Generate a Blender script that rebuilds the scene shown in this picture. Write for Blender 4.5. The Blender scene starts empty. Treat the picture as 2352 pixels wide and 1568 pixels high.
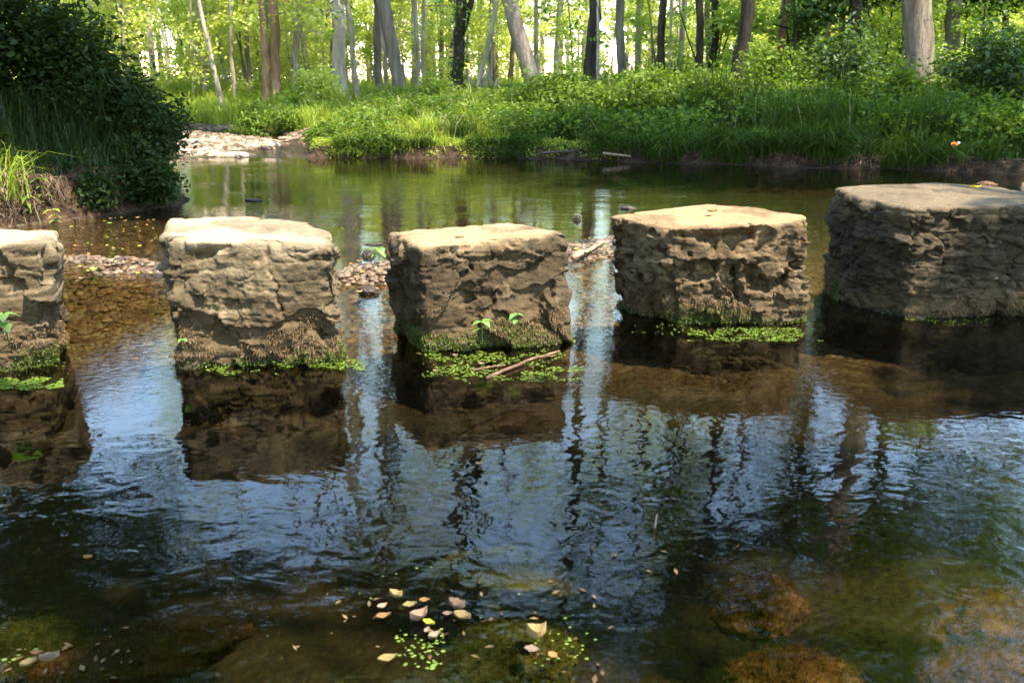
import bpy, math, random
import numpy as np
from mathutils import Vector, Matrix

random.seed(7)
RNG = np.random.default_rng(11)
scene = bpy.context.scene
COL = scene.collection

# ------------------------------------------------------------------ camera geometry
CAM_H, PITCH, FPX = 1.05, math.radians(16.4), 2018.0     # survey of the photo (2352 px wide)
SP, CP = math.sin(PITCH), math.cos(PITCH)

def ray(u, v):
    xn, yn = (u - 1176) / FPX, (784 - v) / FPX
    return np.array([xn, CP + SP * yn, -SP + CP * yn])

def at_z(u, v, z=0.0):          # point of the level z under a sight line
    r = ray(u, v); t = (z - CAM_H) / r[2]
    return np.array([r[0] * t, r[1] * t, z])

def at_y(u, v, y):              # point of the distance y under a sight line
    r = ray(u, v); t = y / r[1]
    return np.array([r[0] * t, y, CAM_H + r[2] * t])

SUN = np.array([0.375, -0.33, 0.866]); SUN /= np.linalg.norm(SUN)

# ------------------------------------------------------------------ noise
def _hash(i, j, k, seed):
    with np.errstate(over='ignore'):
        h = (i.astype(np.uint32) * np.uint32(374761393) + j.astype(np.uint32) * np.uint32(668265263)
             + k.astype(np.uint32) * np.uint32(2147483647 % 4294967295) + np.uint32((seed * 974711) % 4294967295))
        h = (h ^ (h >> np.uint32(13))) * np.uint32(1274126177)
        h = (h ^ (h >> np.uint32(16))) * np.uint32(2246822519)
        h = h ^ (h >> np.uint32(15))
    return h.astype(np.float64) / 4294967295.0

def vnoise(p, seed=0):
    p = np.asarray(p, float); f = np.floor(p); t = p - f
    t = t * t * t * (t * (t * 6 - 15) + 10)
    f = f.astype(np.int64)
    i, j, k = f[:, 0], f[:, 1], f[:, 2]
    r = 0
    for a in (0, 1):
        wa = t[:, 0] if a else 1 - t[:, 0]
        for b in (0, 1):
            wb = t[:, 1] if b else 1 - t[:, 1]
            for c in (0, 1):
                wc = t[:, 2] if c else 1 - t[:, 2]
                r = r + wa * wb * wc * _hash(i + a, j + b, k + c, seed)
    return r

def fbm(p, octaves=4, seed=0, gain=.5):
    p = np.asarray(p, float); s = 0; a = 1; n = 0
    for o in range(octaves):
        s = s + a * vnoise(p * (2.03 ** o) + 17.3 * o, seed + o); n += a; a *= gain
    return s / n

def worley(p, seed=0):
    """nearest cell: hash triple, offset to its point, F2-F1"""
    p = np.asarray(p, float); base = np.floor(p).astype(np.int64); n = len(p)
    f1 = np.full(n, 9.); f2 = np.full(n, 9.); H = np.zeros((n, 3)); O = np.zeros((n, 3))
    for a in (-1, 0, 1):
        for b in (-1, 0, 1):
            for c in (-1, 0, 1):
                q = base + np.array([a, b, c]); h = np.stack([_hash(q[:, 0], q[:, 1], q[:, 2], seed + k) for k in (1, 2, 3)], 1)
                o = p - (q + .1 + .8 * h); d = np.sqrt((o * o).sum(1)); m = d < f1
                f2 = np.where(m, f1, np.minimum(f2, d)); f1 = np.where(m, d, f1)
                H[m] = h[m]; O[m] = o[m]
    return H, O, f2 - f1

def sstep(a, b, x):
    t = np.clip((x - a) / (b - a), 0, 1); return t * t * (3 - 2 * t)

# ------------------------------------------------------------------ mesh helpers
def mesh(name, V, F, mats, smooth=False, attrs=None, mi=None):
    V = np.asarray(V, np.float32)
    if not isinstance(F, list): F = [F]
    F = [np.asarray(f, np.int32) for f in F if len(f)]
    me = bpy.data.meshes.new(name)
    me.vertices.add(len(V)); me.vertices.foreach_set('co', V.ravel())
    loops = np.concatenate([f.ravel() for f in F])
    tot = np.concatenate([np.full(len(f), f.shape[1], np.int32) for f in F])
    start = np.concatenate([[0], np.cumsum(tot)[:-1]]).astype(np.int32)
    me.loops.add(len(loops)); me.loops.foreach_set('vertex_index', loops)
    me.polygons.add(len(tot)); me.polygons.foreach_set('loop_start', start)
    if mi is not None: me.polygons.foreach_set('material_index', np.asarray(mi, np.int32))
    me.update(calc_edges=True)
    me.polygons.foreach_set('use_smooth', np.full(len(tot), bool(smooth)))
    for k, a in (attrs or {}).items():
        at = me.attributes.new(k, 'FLOAT', 'POINT'); at.data.foreach_set('value', np.asarray(a, np.float32))
    for m in (mats if isinstance(mats, (list, tuple)) else [mats]): me.materials.append(m)
    return me

def obj(name, me, parent=None, loc=None):
    o = bpy.data.objects.new(name, me); COL.objects.link(o)
    if parent is not None: o.parent = parent
    if loc is not None: o.location = loc
    return o

def tag(o, label=None, cat=None, group=None, kind=None):
    if label: o['label'] = label
    if cat: o['category'] = cat
    if group: o['group'] = group
    if kind: o['kind'] = kind
    return o

def empty(name, loc, label, cat, group=None):
    o = bpy.data.objects.new(name, None); COL.objects.link(o); o.location = loc
    o.empty_display_size = .1
    return tag(o, label, cat, group)

class MB:
    """collects pieces (verts, quads, tris)"""
    def __init__(s): s.V, s.Q, s.T, s.n = [], [], [], 0
    def add(s, V, Q=None, T=None):
        V = np.asarray(V, float); s.V.append(V)
        if Q is not None and len(Q): s.Q.append(np.asarray(Q, int) + s.n)
        if T is not None and len(T): s.T.append(np.asarray(T, int) + s.n)
        s.n += len(V)
    def build(s, name, mat, smooth=False, attrs=None):
        F = []
        if s.Q: F.append(np.concatenate(s.Q))
        if s.T: F.append(np.concatenate(s.T))
        return mesh(name, np.concatenate(s.V), F, mat, smooth, attrs)

def tube(P, R, sides=8, bark=0.0, seed=0):
    P = np.asarray(P, float); R = np.asarray(R, float); n = len(P)
    T = np.gradient(P, axis=0); T /= np.linalg.norm(T, axis=1)[:, None] + 1e-9
    ref = np.array([1., 0, 0]) if abs(T[0][0]) < .8 else np.array([0, 1., 0])
    A = np.cross(T, ref); A /= np.linalg.norm(A, axis=1)[:, None] + 1e-9
    B = np.cross(T, A)
    th = np.arange(sides) * 2 * math.pi / sides
    rr = np.repeat(R[:, None], sides, 1)
    if bark > 0:
        zz = np.cumsum(np.r_[0, np.linalg.norm(np.diff(P, axis=0), axis=1)])
        q = np.stack([np.cos(th)[None].repeat(n, 0) * 2.2, np.sin(th)[None].repeat(n, 0) * 2.2,
                      (zz[:, None] * .8).repeat(sides, 1)], -1).reshape(-1, 3)
        rr = rr * (1 + bark * (fbm(q, 3, seed).reshape(n, sides) - .5) * 2)
    V = (P[:, None] + rr[..., None] * (np.cos(th)[None, :, None] * A[:, None] + np.sin(th)[None, :, None] * B[:, None])).reshape(-1, 3)
    i = np.arange(n - 1)[:, None] * sides; j = np.arange(sides)[None]; j2 = (j + 1) % sides
    Q = np.stack([i + j, i + j2, i + sides + j2, i + sides + j], -1).reshape(-1, 4)
    V = np.vstack([V, P[-1] + T[-1] * R[-1] * .6, P[0]])
    a = (n - 1) * sides; k = np.arange(sides)
    Tr = np.stack([a + k, a + (k + 1) % sides, np.full(sides, n * sides)], -1)
    T2 = np.stack([(k + 1) % sides, k, np.full(sides, n * sides + 1)], -1)
    return V, Q, np.vstack([Tr, T2])

def unit(a): return a / (np.linalg.norm(a, axis=-1, keepdims=True) + 1e-9)

def leaf_quads(P, size, rng, aspect=.55, flat=.5, fold=.12, hang=0.0):
    """one folded diamond leaf per point"""
    n = len(P)
    d = rng.normal(size=(n, 3)); d[:, 2] = d[:, 2] * .6 - hang; d = unit(d)
    nr = rng.normal(size=(n, 3)) * (1 - flat) + np.array([0, 0, 1.]) * flat * 1.6
    s = unit(np.cross(d, nr)); nn = np.cross(s, d)
    L = np.asarray(size)[:, None]; W = L * aspect * .5
    b = P - d * L * .5
    V = np.stack([b, b + d * L * .48 + s * W + nn * L * fold, b + d * L, b + d * L * .48 - s * W + nn * L * fold], 1).reshape(-1, 3)
    return V, np.arange(n * 4).reshape(n, 4)

def blades(P, H, rng, width=.012, bend=.35, dirbias=None):
    n = len(P); H = np.asarray(H)
    a = rng.uniform(0, 2 * math.pi, n)
    d = np.stack([np.cos(a), np.sin(a), np.zeros(n)], 1)
    if dirbias is not None: d = unit(d + np.asarray(dirbias))
    s = np.stack([-d[:, 1], d[:, 0], np.zeros(n)], 1)
    s = unit(s + rng.normal(size=(n, 3)) * .3 * np.array([1, 1, 0]))
    w = (np.asarray(width) * rng.uniform(.6, 1.3, n))[:, None]
    bd = (bend * rng.uniform(.3, 1.5, n))[:, None]
    H = H[:, None]; up = np.array([0, 0, 1.])
    p1 = P + up * H * .45 + d * H * bd * .18
    p2 = P + up * H * (.82 - bd * .15) + d * H * bd * .55
    p3 = P + up * H * (1 - bd * .45) + d * H * bd * 1.05
    V = np.stack([P - s * w * .5, P + s * w * .5, p1 - s * w * .5, p1 + s * w * .5,
                  p2 - s * w * .36, p2 + s * w * .36, p3 - s * w * .04, p3 + s * w * .04], 1).reshape(-1, 3)
    k = np.arange(n)[:, None] * 8
    Q = np.concatenate([k + np.array([[0, 1, 3, 2]]), k + np.array([[2, 3, 5, 4]]), k + np.array([[4, 5, 7, 6]])], 0)
    return V, Q

# ------------------------------------------------------------------ materials
def newmat(name):
    m = bpy.data.materials.new(name); m.use_nodes = True
    nt = m.node_tree; nt.nodes.clear()
    out = nt.nodes.new('ShaderNodeOutputMaterial')
    return m, nt, out

class NB:
    def __init__(s, nt): s.nt = nt
    def n(s, t, **kw):
        nd = s.nt.nodes.new(t)
        for k, v in kw.items():
            if k in nd.bl_rna.properties: setattr(nd, k, v)
        return nd
    def l(s, a, b): s.nt.links.new(a, b)
    def val(s, sock, v):
        if isinstance(v, (int, float, tuple, list)): sock.default_value = v
        else: s.l(v, sock)
    def math(s, op, a, b=0.0, c=None):
        nd = s.n('ShaderNodeMath', operation=op)
        s.val(nd.inputs[0], a); s.val(nd.inputs[1], b)
        if c is not None: s.val(nd.inputs[2], c)
        return nd.outputs[0]
    def mix(s, f, a, b, mode='MIX'):
        nd = s.n('ShaderNodeMix', data_type='RGBA', blend_type=mode)
        s.val(nd.inputs[0], f)
        s.val(nd.inputs[6], a if not isinstance(a, tuple) else (*a[:3], 1)); s.val(nd.inputs[7], b if not isinstance(b, tuple) else (*b[:3], 1))
        return nd.outputs[2]
    def noise(s, vec, scale, detail=4, rough=.55, dist=0.0):
        nd = s.n('ShaderNodeTexNoise'); s.l(vec, nd.inputs['Vector'])
        nd.inputs['Scale'].default_value = scale; nd.inputs['Detail'].default_value = detail
        nd.inputs['Roughness'].default_value = rough; nd.inputs['Distortion'].default_value = dist
        return nd.outputs[0]
    def mapping(s, vec, scale=(1, 1, 1), rot=(0, 0, 0)):
        nd = s.n('ShaderNodeMapping'); s.l(vec, nd.inputs[0]); nd.inputs['Scale'].default_value = scale; nd.inputs['Rotation'].default_value = rot
        return nd.outputs[0]
    def ramp(s, f, stops):
        nd = s.n('ShaderNodeValToRGB'); s.val(nd.inputs[0], f)
        e = nd.color_ramp.elements
        while len(e) < len(stops): e.new(.5)
        for el, (p, c) in zip(e, stops):
            el.position = p; el.color = (*c[:3], 1) if isinstance(c, tuple) else (c, c, c, 1)
        return nd.outputs[0]
    def maprange(s, x, a, b, c=0., d=1.):
        nd = s.n('ShaderNodeMapRange'); nd.clamp = True
        s.val(nd.inputs[0], x)
        for i, v in enumerate((a, b, c, d)): nd.inputs[i + 1].default_value = v
        return nd.outputs[0]
    def bump(s, h, dist=.01, strength=1., normal=None):
        nd = s.n('ShaderNodeBump'); s.l(h, nd.inputs['Height']); nd.inputs['Distance'].default_value = dist
        nd.inputs['Strength'].default_value = strength
        if normal is not None: s.l(normal, nd.inputs['Normal'])
        return nd.outputs[0]

def leaf_mat(name, c1, c2, trans=.45, gloss=.06, tcol=1.25):
    m, nt, out = newmat(name); b = NB(nt)
    g = b.n('ShaderNodeNewGeometry'); oi = b.n('ShaderNodeObjectInfo')
    f = b.math('FRACT', b.math('ADD', b.math('MULTIPLY', g.outputs['Random Per Island'], .8), b.math('MULTIPLY', oi.outputs['Random'], .35)))
    col = b.ramp(f, [(0, c1), (.55, tuple(.5 * (x + y) for x, y in zip(c1, c2))), (1, c2)])
    d = b.n('ShaderNodeBsdfDiffuse'); t = b.n('ShaderNodeBsdfTranslucent'); gl = b.n('ShaderNodeBsdfGlossy')
    b.l(col, d.inputs[0])
    tc = b.mix(1.0, col, (tcol, tcol * 1.05, tcol * .45), 'MULTIPLY'); b.l(tc, t.inputs[0])
    gl.inputs['Roughness'].default_value = .55; gl.inputs[0].default_value = (.8, .85, .8, 1)
    m1 = b.n('ShaderNodeMixShader'); m1.inputs[0].default_value = trans; b.l(d.outputs[0], m1.inputs[1]); b.l(t.outputs[0], m1.inputs[2])
    m2 = b.n('ShaderNodeMixShader'); m2.inputs[0].default_value = gloss; b.l(m1.outputs[0], m2.inputs[1]); b.l(gl.outputs[0], m2.inputs[2])
    b.l(m2.outputs[0], out.inputs[0]); return m

def rough_mat(name, stops, scale=6., rough=.85, bump=.01, bscale=None, detail=6, spec=.3, stretch=(1, 1, 1), obj_coords=True):
    m, nt, out = newmat(name); b = NB(nt)
    tc = b.n('ShaderNodeTexCoord'); v = b.mapping(tc.outputs['Object'], stretch)
    n1 = b.noise(v, scale, detail, .62); col = b.ramp(n1, stops)
    p = b.n('ShaderNodeBsdfPrincipled'); b.l(col, p.inputs['Base Color']); p.inputs['Roughness'].default_value = rough
    p.inputs['Specular IOR Level'].default_value = spec
    if bump:
        n2 = b.noise(v, bscale or scale * 4, 6, .65); b.l(b.bump(n2, bump), p.inputs['Normal'])
    b.l(p.outputs[0], out.inputs[0]); return m

def stone_mat(name, lo, mid, hi, topc, moss_dark=(.05, .038, .022), warm=(.30, .16, .06)):
    m, nt, out = newmat(name); b = NB(nt)
    tc = b.n('ShaderNodeTexCoord'); v = tc.outputs['Object']
    vs = b.mapping(v, (1, 1, 1.8))
    n1 = b.noise(vs, 5, 7, .65, .4); n2 = b.noise(vs, 22, 6, .7); n3 = b.noise(v, 160, 3, .6)
    f = b.math('ADD', b.math('MULTIPLY', n1, .62), b.math('MULTIPLY', n2, .42))
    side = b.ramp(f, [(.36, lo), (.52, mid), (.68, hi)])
    # lichen spots
    vo = b.n('ShaderNodeTexVoronoi'); b.l(v, vo.inputs['Vector']); vo.inputs['Scale'].default_value = 9
    spot = b.maprange(b.math('ADD', vo.outputs['Distance'], b.math('MULTIPLY', n2, .12)), .13, .20, 1, 0)
    sel = b.maprange(b.noise(v, 3.1, 2), .56, .62)
    side = b.mix(b.math('MULTIPLY', b.math('MULTIPLY', spot, sel), .75), side, (.36, .33, .22))
    wm = b.maprange(b.noise(vs, 7.3, 4, .6), .60, .74)
    side = b.mix(b.math('MULTIPLY', wm, .55), side, warm)
    a1 = b.n('ShaderNodeAttribute'); a1.attribute_name = 'tread'
    a2 = b.n('ShaderNodeAttribute'); a2.attribute_name = 'stain'
    a3 = b.n('ShaderNodeAttribute'); a3.attribute_name = 'wet'
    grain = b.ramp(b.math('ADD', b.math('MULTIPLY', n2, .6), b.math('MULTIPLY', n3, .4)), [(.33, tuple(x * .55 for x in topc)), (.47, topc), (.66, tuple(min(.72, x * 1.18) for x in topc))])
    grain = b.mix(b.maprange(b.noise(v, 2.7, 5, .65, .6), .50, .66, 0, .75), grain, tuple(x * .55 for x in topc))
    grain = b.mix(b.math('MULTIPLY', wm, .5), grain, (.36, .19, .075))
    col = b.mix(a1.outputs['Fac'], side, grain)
    col = b.mix(a2.outputs['Fac'], col, b.mix(n2, moss_dark, (.13, .08, .038)))
    col = b.mix(a3.outputs['Fac'], col, (.024, .019, .010))
    p = b.n('ShaderNodeBsdfPrincipled'); b.l(col, p.inputs['Base Color'])
    b.l(b.maprange(a3.outputs['Fac'], 0, 1, .88, .35), p.inputs['Roughness']); p.inputs['Specular IOR Level'].default_value = .25
    h = b.math('ADD', b.math('MULTIPLY', n2, 1.0), b.math('MULTIPLY', n3, .28))
    b.l(b.bump(h, .012), p.inputs['Normal'])
    b.l(p.outputs[0], out.inputs[0]); return m

M = {}
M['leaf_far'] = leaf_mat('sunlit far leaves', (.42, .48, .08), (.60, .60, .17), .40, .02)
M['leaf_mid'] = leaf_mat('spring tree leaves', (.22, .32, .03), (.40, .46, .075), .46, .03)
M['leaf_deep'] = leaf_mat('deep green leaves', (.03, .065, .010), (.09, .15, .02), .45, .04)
M['leaf_dark'] = leaf_mat('dark bank leaves', (.012, .026, .005), (.034, .062, .008), .35, .015)  # the left bush's shade is put into this darker leaf colour
M['herb'] = leaf_mat('bank herb leaves', (.06, .12, .012), (.20, .27, .035), .5, .02)
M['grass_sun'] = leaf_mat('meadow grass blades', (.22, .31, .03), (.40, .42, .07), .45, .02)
M['grass_shaded'] = leaf_mat('shade darkened grass blades', (.020, .050, .007), (.085, .135, .018), .45, .02)  # the right bank's shade is put into this darker grass colour
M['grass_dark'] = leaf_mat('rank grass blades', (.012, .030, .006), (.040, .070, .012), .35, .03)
M['straw'] = leaf_mat('straw stalks', (.20, .15, .075), (.40, .32, .19), .2, .02, tcol=1.)
M['nettle'] = leaf_mat('seedling leaves', (.12, .24, .03), (.17, .30, .05), .4, .08)
M['duckweed'] = leaf_mat('duckweed fronds', (.085, .15, .012), (.21, .29, .03), .3, .05)
M['moss_green'] = leaf_mat('green moss', (.045, .065, .010), (.13, .17, .02), .25, .03)
M['moss_brown'] = leaf_mat('dry moss', (.060, .034, .015), (.21, .135, .070), .15, .02, tcol=1.0)
M['roots'] = leaf_mat('root fibres', (.12, .07, .04), (.34, .24, .16), .1, .02, tcol=1.0)
BK = {'tan': [(.3, (.085, .062, .042)), (.5, (.20, .155, .11)), (.7, (.32, .26, .19))],
      'pale': [(.3, (.20, .16, .115)), (.5, (.42, .35, .26)), (.7, (.58, .52, .42))],
      'grey': [(.3, (.10, .085, .065)), (.5, (.21, .175, .135)), (.7, (.33, .28, .22))],
      'dark': [(.3, (.020, .016, .012)), (.5, (.045, .036, .026)), (.7, (.09, .072, .052))],
      'red': [(.3, (.16, .085, .05)), (.5, (.33, .20, .12)), (.7, (.48, .33, .22))]}
for k, s in BK.items():
    M['bark_' + k] = rough_mat('bark ' + k, s, 7, .9, .10, 16, 8, .15, (1, 1, .16))
M['stick'] = rough_mat('weathered stick', [(.3, (.14, .085, .05)), (.5, (.30, .20, .13)), (.7, (.45, .34, .24))], 20, .85, .004, 90)
M['stick_red'] = rough_mat('reddish twig', [(.3, (.05, .025, .014)), (.5, (.13, .07, .04)), (.7, (.26, .17, .11))], 20, .7, .004, 90)
M['stick_dark'] = rough_mat('wet dark stick', [(.3, (.02, .014, .01)), (.6, (.07, .045, .03))], 20, .5, .004, 90)
M['pebble'] = None

# ------------------------------------------------------------------ terrain
POOL = np.array([(-5.0, -8), (9.5, -8), (9.5, 3), (9.0, 7), (8, 9.2), (6.15, 10.6), (5.0, 11.05), (3.5, 11.6), (1.9, 12.2), (.7, 12.75), (0, 12.85),
                 (-1.6, 12.9), (-2.5, 12.9), (-2.95, 13.1), (-3.2, 13.8), (-3.4, 15.0), (-3.8, 16.3), (-5.2, 17.8), (-8, 19.0), (-12, 20),
                 (-12, 19), (-8, 17.9), (-5.6, 16.9), (-4.4, 15.9), (-3.95, 15.0), (-4.15, 14.6), (-4.4, 14.0), (-4.8, 13.1), (-6.6, 12.4),
                 (-5.6, 11.6), (-4.4, 10.2), (-3.4, 8.9), (-2.98, 8.1), (-2.98, 7.75), (-3.45, 7.25), (-3.9, 6.5), (-4.4, 5.4), (-4.9, 3)])

def poly_sd(x, y, poly):
    d2 = np.full(x.shape, 1e9); inside = np.zeros(x.shape, bool)
    for (x0, y0), (x1, y1) in zip(poly, np.roll(poly, -1, 0)):
        ex, ey = x1 - x0, y1 - y0
        t = np.clip(((x - x0) * ex + (y - y0) * ey) / (ex * ex + ey * ey), 0, 1)
        d2 = np.minimum(d2, (x - x0 - t * ex) ** 2 + (y - y0 - t * ey) ** 2)
        c = ((y0 > y) != (y1 > y)) & (x < (x1 - x0) * (y - y0) / (y1 - y0 + 1e-12) + x0)
        inside ^= c
    d = np.sqrt(d2); return np.where(inside, -d, d)

RIDGE = np.array([(-4.2, 5.9), (-3.0, 5.45), (-2.3, 5.05), (-1.5, 4.85), (-.8, 4.85), (0, 5.3), (.55, 5.75), (1.05, 6.0), (1.5, 6.05)])
def line_d(x, y, L):
    d2 = np.full(x.shape, 1e9)
    for (x0, y0), (x1, y1) in zip(L[:-1], L[1:]):
        ex, ey = x1 - x0, y1 - y0
        t = np.clip(((x - x0) * ex + (y - y0) * ey) / (ex * ex + ey * ey), 0, 1)
        d2 = np.minimum(d2, (x - x0 - t * ex) ** 2 + (y - y0 - t * ey) ** 2)
    return np.sqrt(d2)

def water_z(y): return .03 * np.clip(y - 13.0, 0, 6)

def ground(x, y):
    x = np.asarray(x, float); y = np.asarray(y, float)
    sh = x.shape; x = x.ravel(); y = y.ravel()
    P = np.stack([x, y, np.zeros_like(x)], 1)
    wob = (fbm(P * 1.7, 3, 5) - .5)
    sd = poly_sd(x, y, POOL) + wob * .35 * sstep(-1, .3, -np.abs(0 * x) + .3)
    d = np.clip(sd, 0, None)
    n1 = fbm(P * .35, 3, 9) - .5; n2 = fbm(P * 3.5, 4, 3) - .5
    # bank profiles
    cap = .40 + .16 * sstep(-1.5, 3.5, x) + .30 * sstep(18, 45, y)
    right = .16 * sstep(0, .12, d) + (cap - .16) * sstep(.1, 3.4, d)
    left = .36 * sstep(0, .17, d) * (1 + .5 * n2) + .62 * sstep(.15, 2.2, d)
    bar = .03 * sstep(0, .2, d) + .095 * np.clip(d, 0, 2.6) + .05 * np.clip(d - 2.6, 0, 6)
    wl = sstep(-2.2, -3.0, x) * sstep(12.6, 11.6, y)
    wb = sstep(-3.6, -4.1, x) * sstep(11.9, 12.7, y) * sstep(26, 19, y)
    out = right * (1 - wl) * (1 - wb) + left * wl + bar * wb * (1 - wl)
    out = out + water_z(y) + n1 * .22 * sstep(2, 8, d) + n2 * .07 * sstep(.0, .5, d)
    # bed
    din = np.clip(-sd, 0, None)
    depth = .05 * sstep(0, .15, din) + .20 * sstep(.1, 1.3, din) + .09 * sstep(3.4, 2.2, y)
    depth = depth * (1 - .65 * sstep(12.8, 13.6, y)) + .10 * n2 + .06 * n1
    bed = water_z(y) - depth
    rd = line_d(x, y, RIDGE)
    # three humps of the gravel riffle reach the air
    hump = .075 * np.exp(-((x + .85) / .55) ** 2) + .085 * np.exp(-((x - .55) / .5) ** 2) + .06 * np.exp(-((x + 2.3) / .7) ** 2)
    ridge = -.045 + hump + n2 * .15
    bed = np.where(rd < 1.2, bed + (ridge - bed) * np.exp(-(rd / .52) ** 2), bed)
    isl = np.exp(-(((x + 4.05) / .42) ** 2 + ((y - 13.35) / .22) ** 2))
    bed = bed + isl * .14
    z = np.where(sd > 0, out, bed)
    return z.reshape(sh)

def gz(x, y): return float(ground(np.array([x]), np.array([y]))[0])

def axis(a0, f0, f1, a1, step, growth=1.18):
    c = list(np.arange(f0, f1 + 1e-6, step)); s = step; v = f1
    while v < a1: s *= growth; v += s; c.append(v)
    s = step; v = f0; pre = []
    while v > a0: s *= growth; v -= s; pre.append(v)
    return np.array(pre[::-1] + c)

def ground_mat():
    m, nt, out = newmat('stream bed and bank soil'); b = NB(nt)
    g = b.n('ShaderNodeNewGeometry'); pos = g.outputs['Position']
    sx = b.n('ShaderNodeSeparateXYZ'); b.l(pos, sx.inputs[0]); X, Y, Z = sx.outputs
    n1 = b.noise(pos, 1.6, 5, .6, .5); n2 = b.noise(pos, 9, 6, .65); n3 = b.noise(pos, 45, 4, .6)
    vo = b.n('ShaderNodeTexVoronoi'); b.l(pos, vo.inputs['Vector']); vo.inputs['Scale'].default_value = 34
    peb = b.ramp(vo.outputs['Color'], [(.1, (.06, .035, .018)), (.4, (.135, .085, .05)), (.7, (.20, .15, .10)), (.95, (.28, .24, .185))])
    silt = b.ramp(n2, [(.3, (.010, .007, .004)), (.5, (.030, .019, .009)), (.72, (.11, .058, .022))])
    algae = b.ramp(n3, [(.3, (.006, .012, .002)), (.7, (.03, .042, .008))])
    near = b.mix(b.maprange(n1, .47, .56), silt, algae)
    bedc = b.mix(b.maprange(b.math('ADD', Y, b.math('MULTIPLY', n1, 1.2)), 3.7, 5.0), near, b.mix(b.maprange(n2, .4, .62), peb, b.mix(.5, silt, peb)))
    bedc = b.mix(b.maprange(Y, 4.3, 3.4, 0, .88), bedc, (.014, .011, .006))  # near bed darkened in its colour where crown shade falls short
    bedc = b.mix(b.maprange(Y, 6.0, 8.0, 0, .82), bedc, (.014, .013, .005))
    soil = b.ramp(n2, [(.3, (.012, .007, .004)), (.5, (.036, .020, .011)), (.72, (.12, .066, .035))])  # dark soil, with the shade of the undercut banks put into it
    litter = b.ramp(n3, [(.3, (.03, .045, .010)), (.5, (.07, .075, .02)), (.7, (.13, .10, .05))])
    bank = b.mix(b.maprange(Z, .35, .6), soil, litter)
    gravel = b.mix(.6, peb, (.50, .38, .27))
    isbar = b.math('MULTIPLY', b.maprange(X, -3.7, -4.1), b.math('MULTIPLY', b.maprange(Y, 12.0, 12.7), b.maprange(b.math('ADD', Y, n2), 19.4, 17.6)))
    bank = b.mix(isbar, bank, gravel)
    wetline = b.math('SUBTRACT', Z, b.math('MULTIPLY', b.maprange(Y, 13, 19, 0, 6), .03))
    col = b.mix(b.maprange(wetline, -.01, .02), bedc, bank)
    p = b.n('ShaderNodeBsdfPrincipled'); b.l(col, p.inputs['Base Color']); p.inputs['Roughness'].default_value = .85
    p.inputs['Specular IOR Level'].default_value = .2
    h = b.math('ADD', b.math('MULTIPLY', vo.outputs['Distance'], -.6), b.math('MULTIPLY', n2, 1.0))
    b.l(b.bump(h, .03), p.inputs['Normal'])
    b.l(p.outputs[0], out.inputs[0]); return m

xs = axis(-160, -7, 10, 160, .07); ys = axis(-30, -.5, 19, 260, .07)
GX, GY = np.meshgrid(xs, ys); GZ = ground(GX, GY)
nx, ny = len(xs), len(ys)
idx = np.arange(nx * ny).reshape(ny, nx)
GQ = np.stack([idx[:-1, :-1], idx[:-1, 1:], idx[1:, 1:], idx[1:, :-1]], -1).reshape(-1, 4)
tag(obj('ground', mesh('ground', np.stack([GX, GY, GZ], -1).reshape(-1, 3), GQ, ground_mat(), True)), kind='structure')

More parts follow.
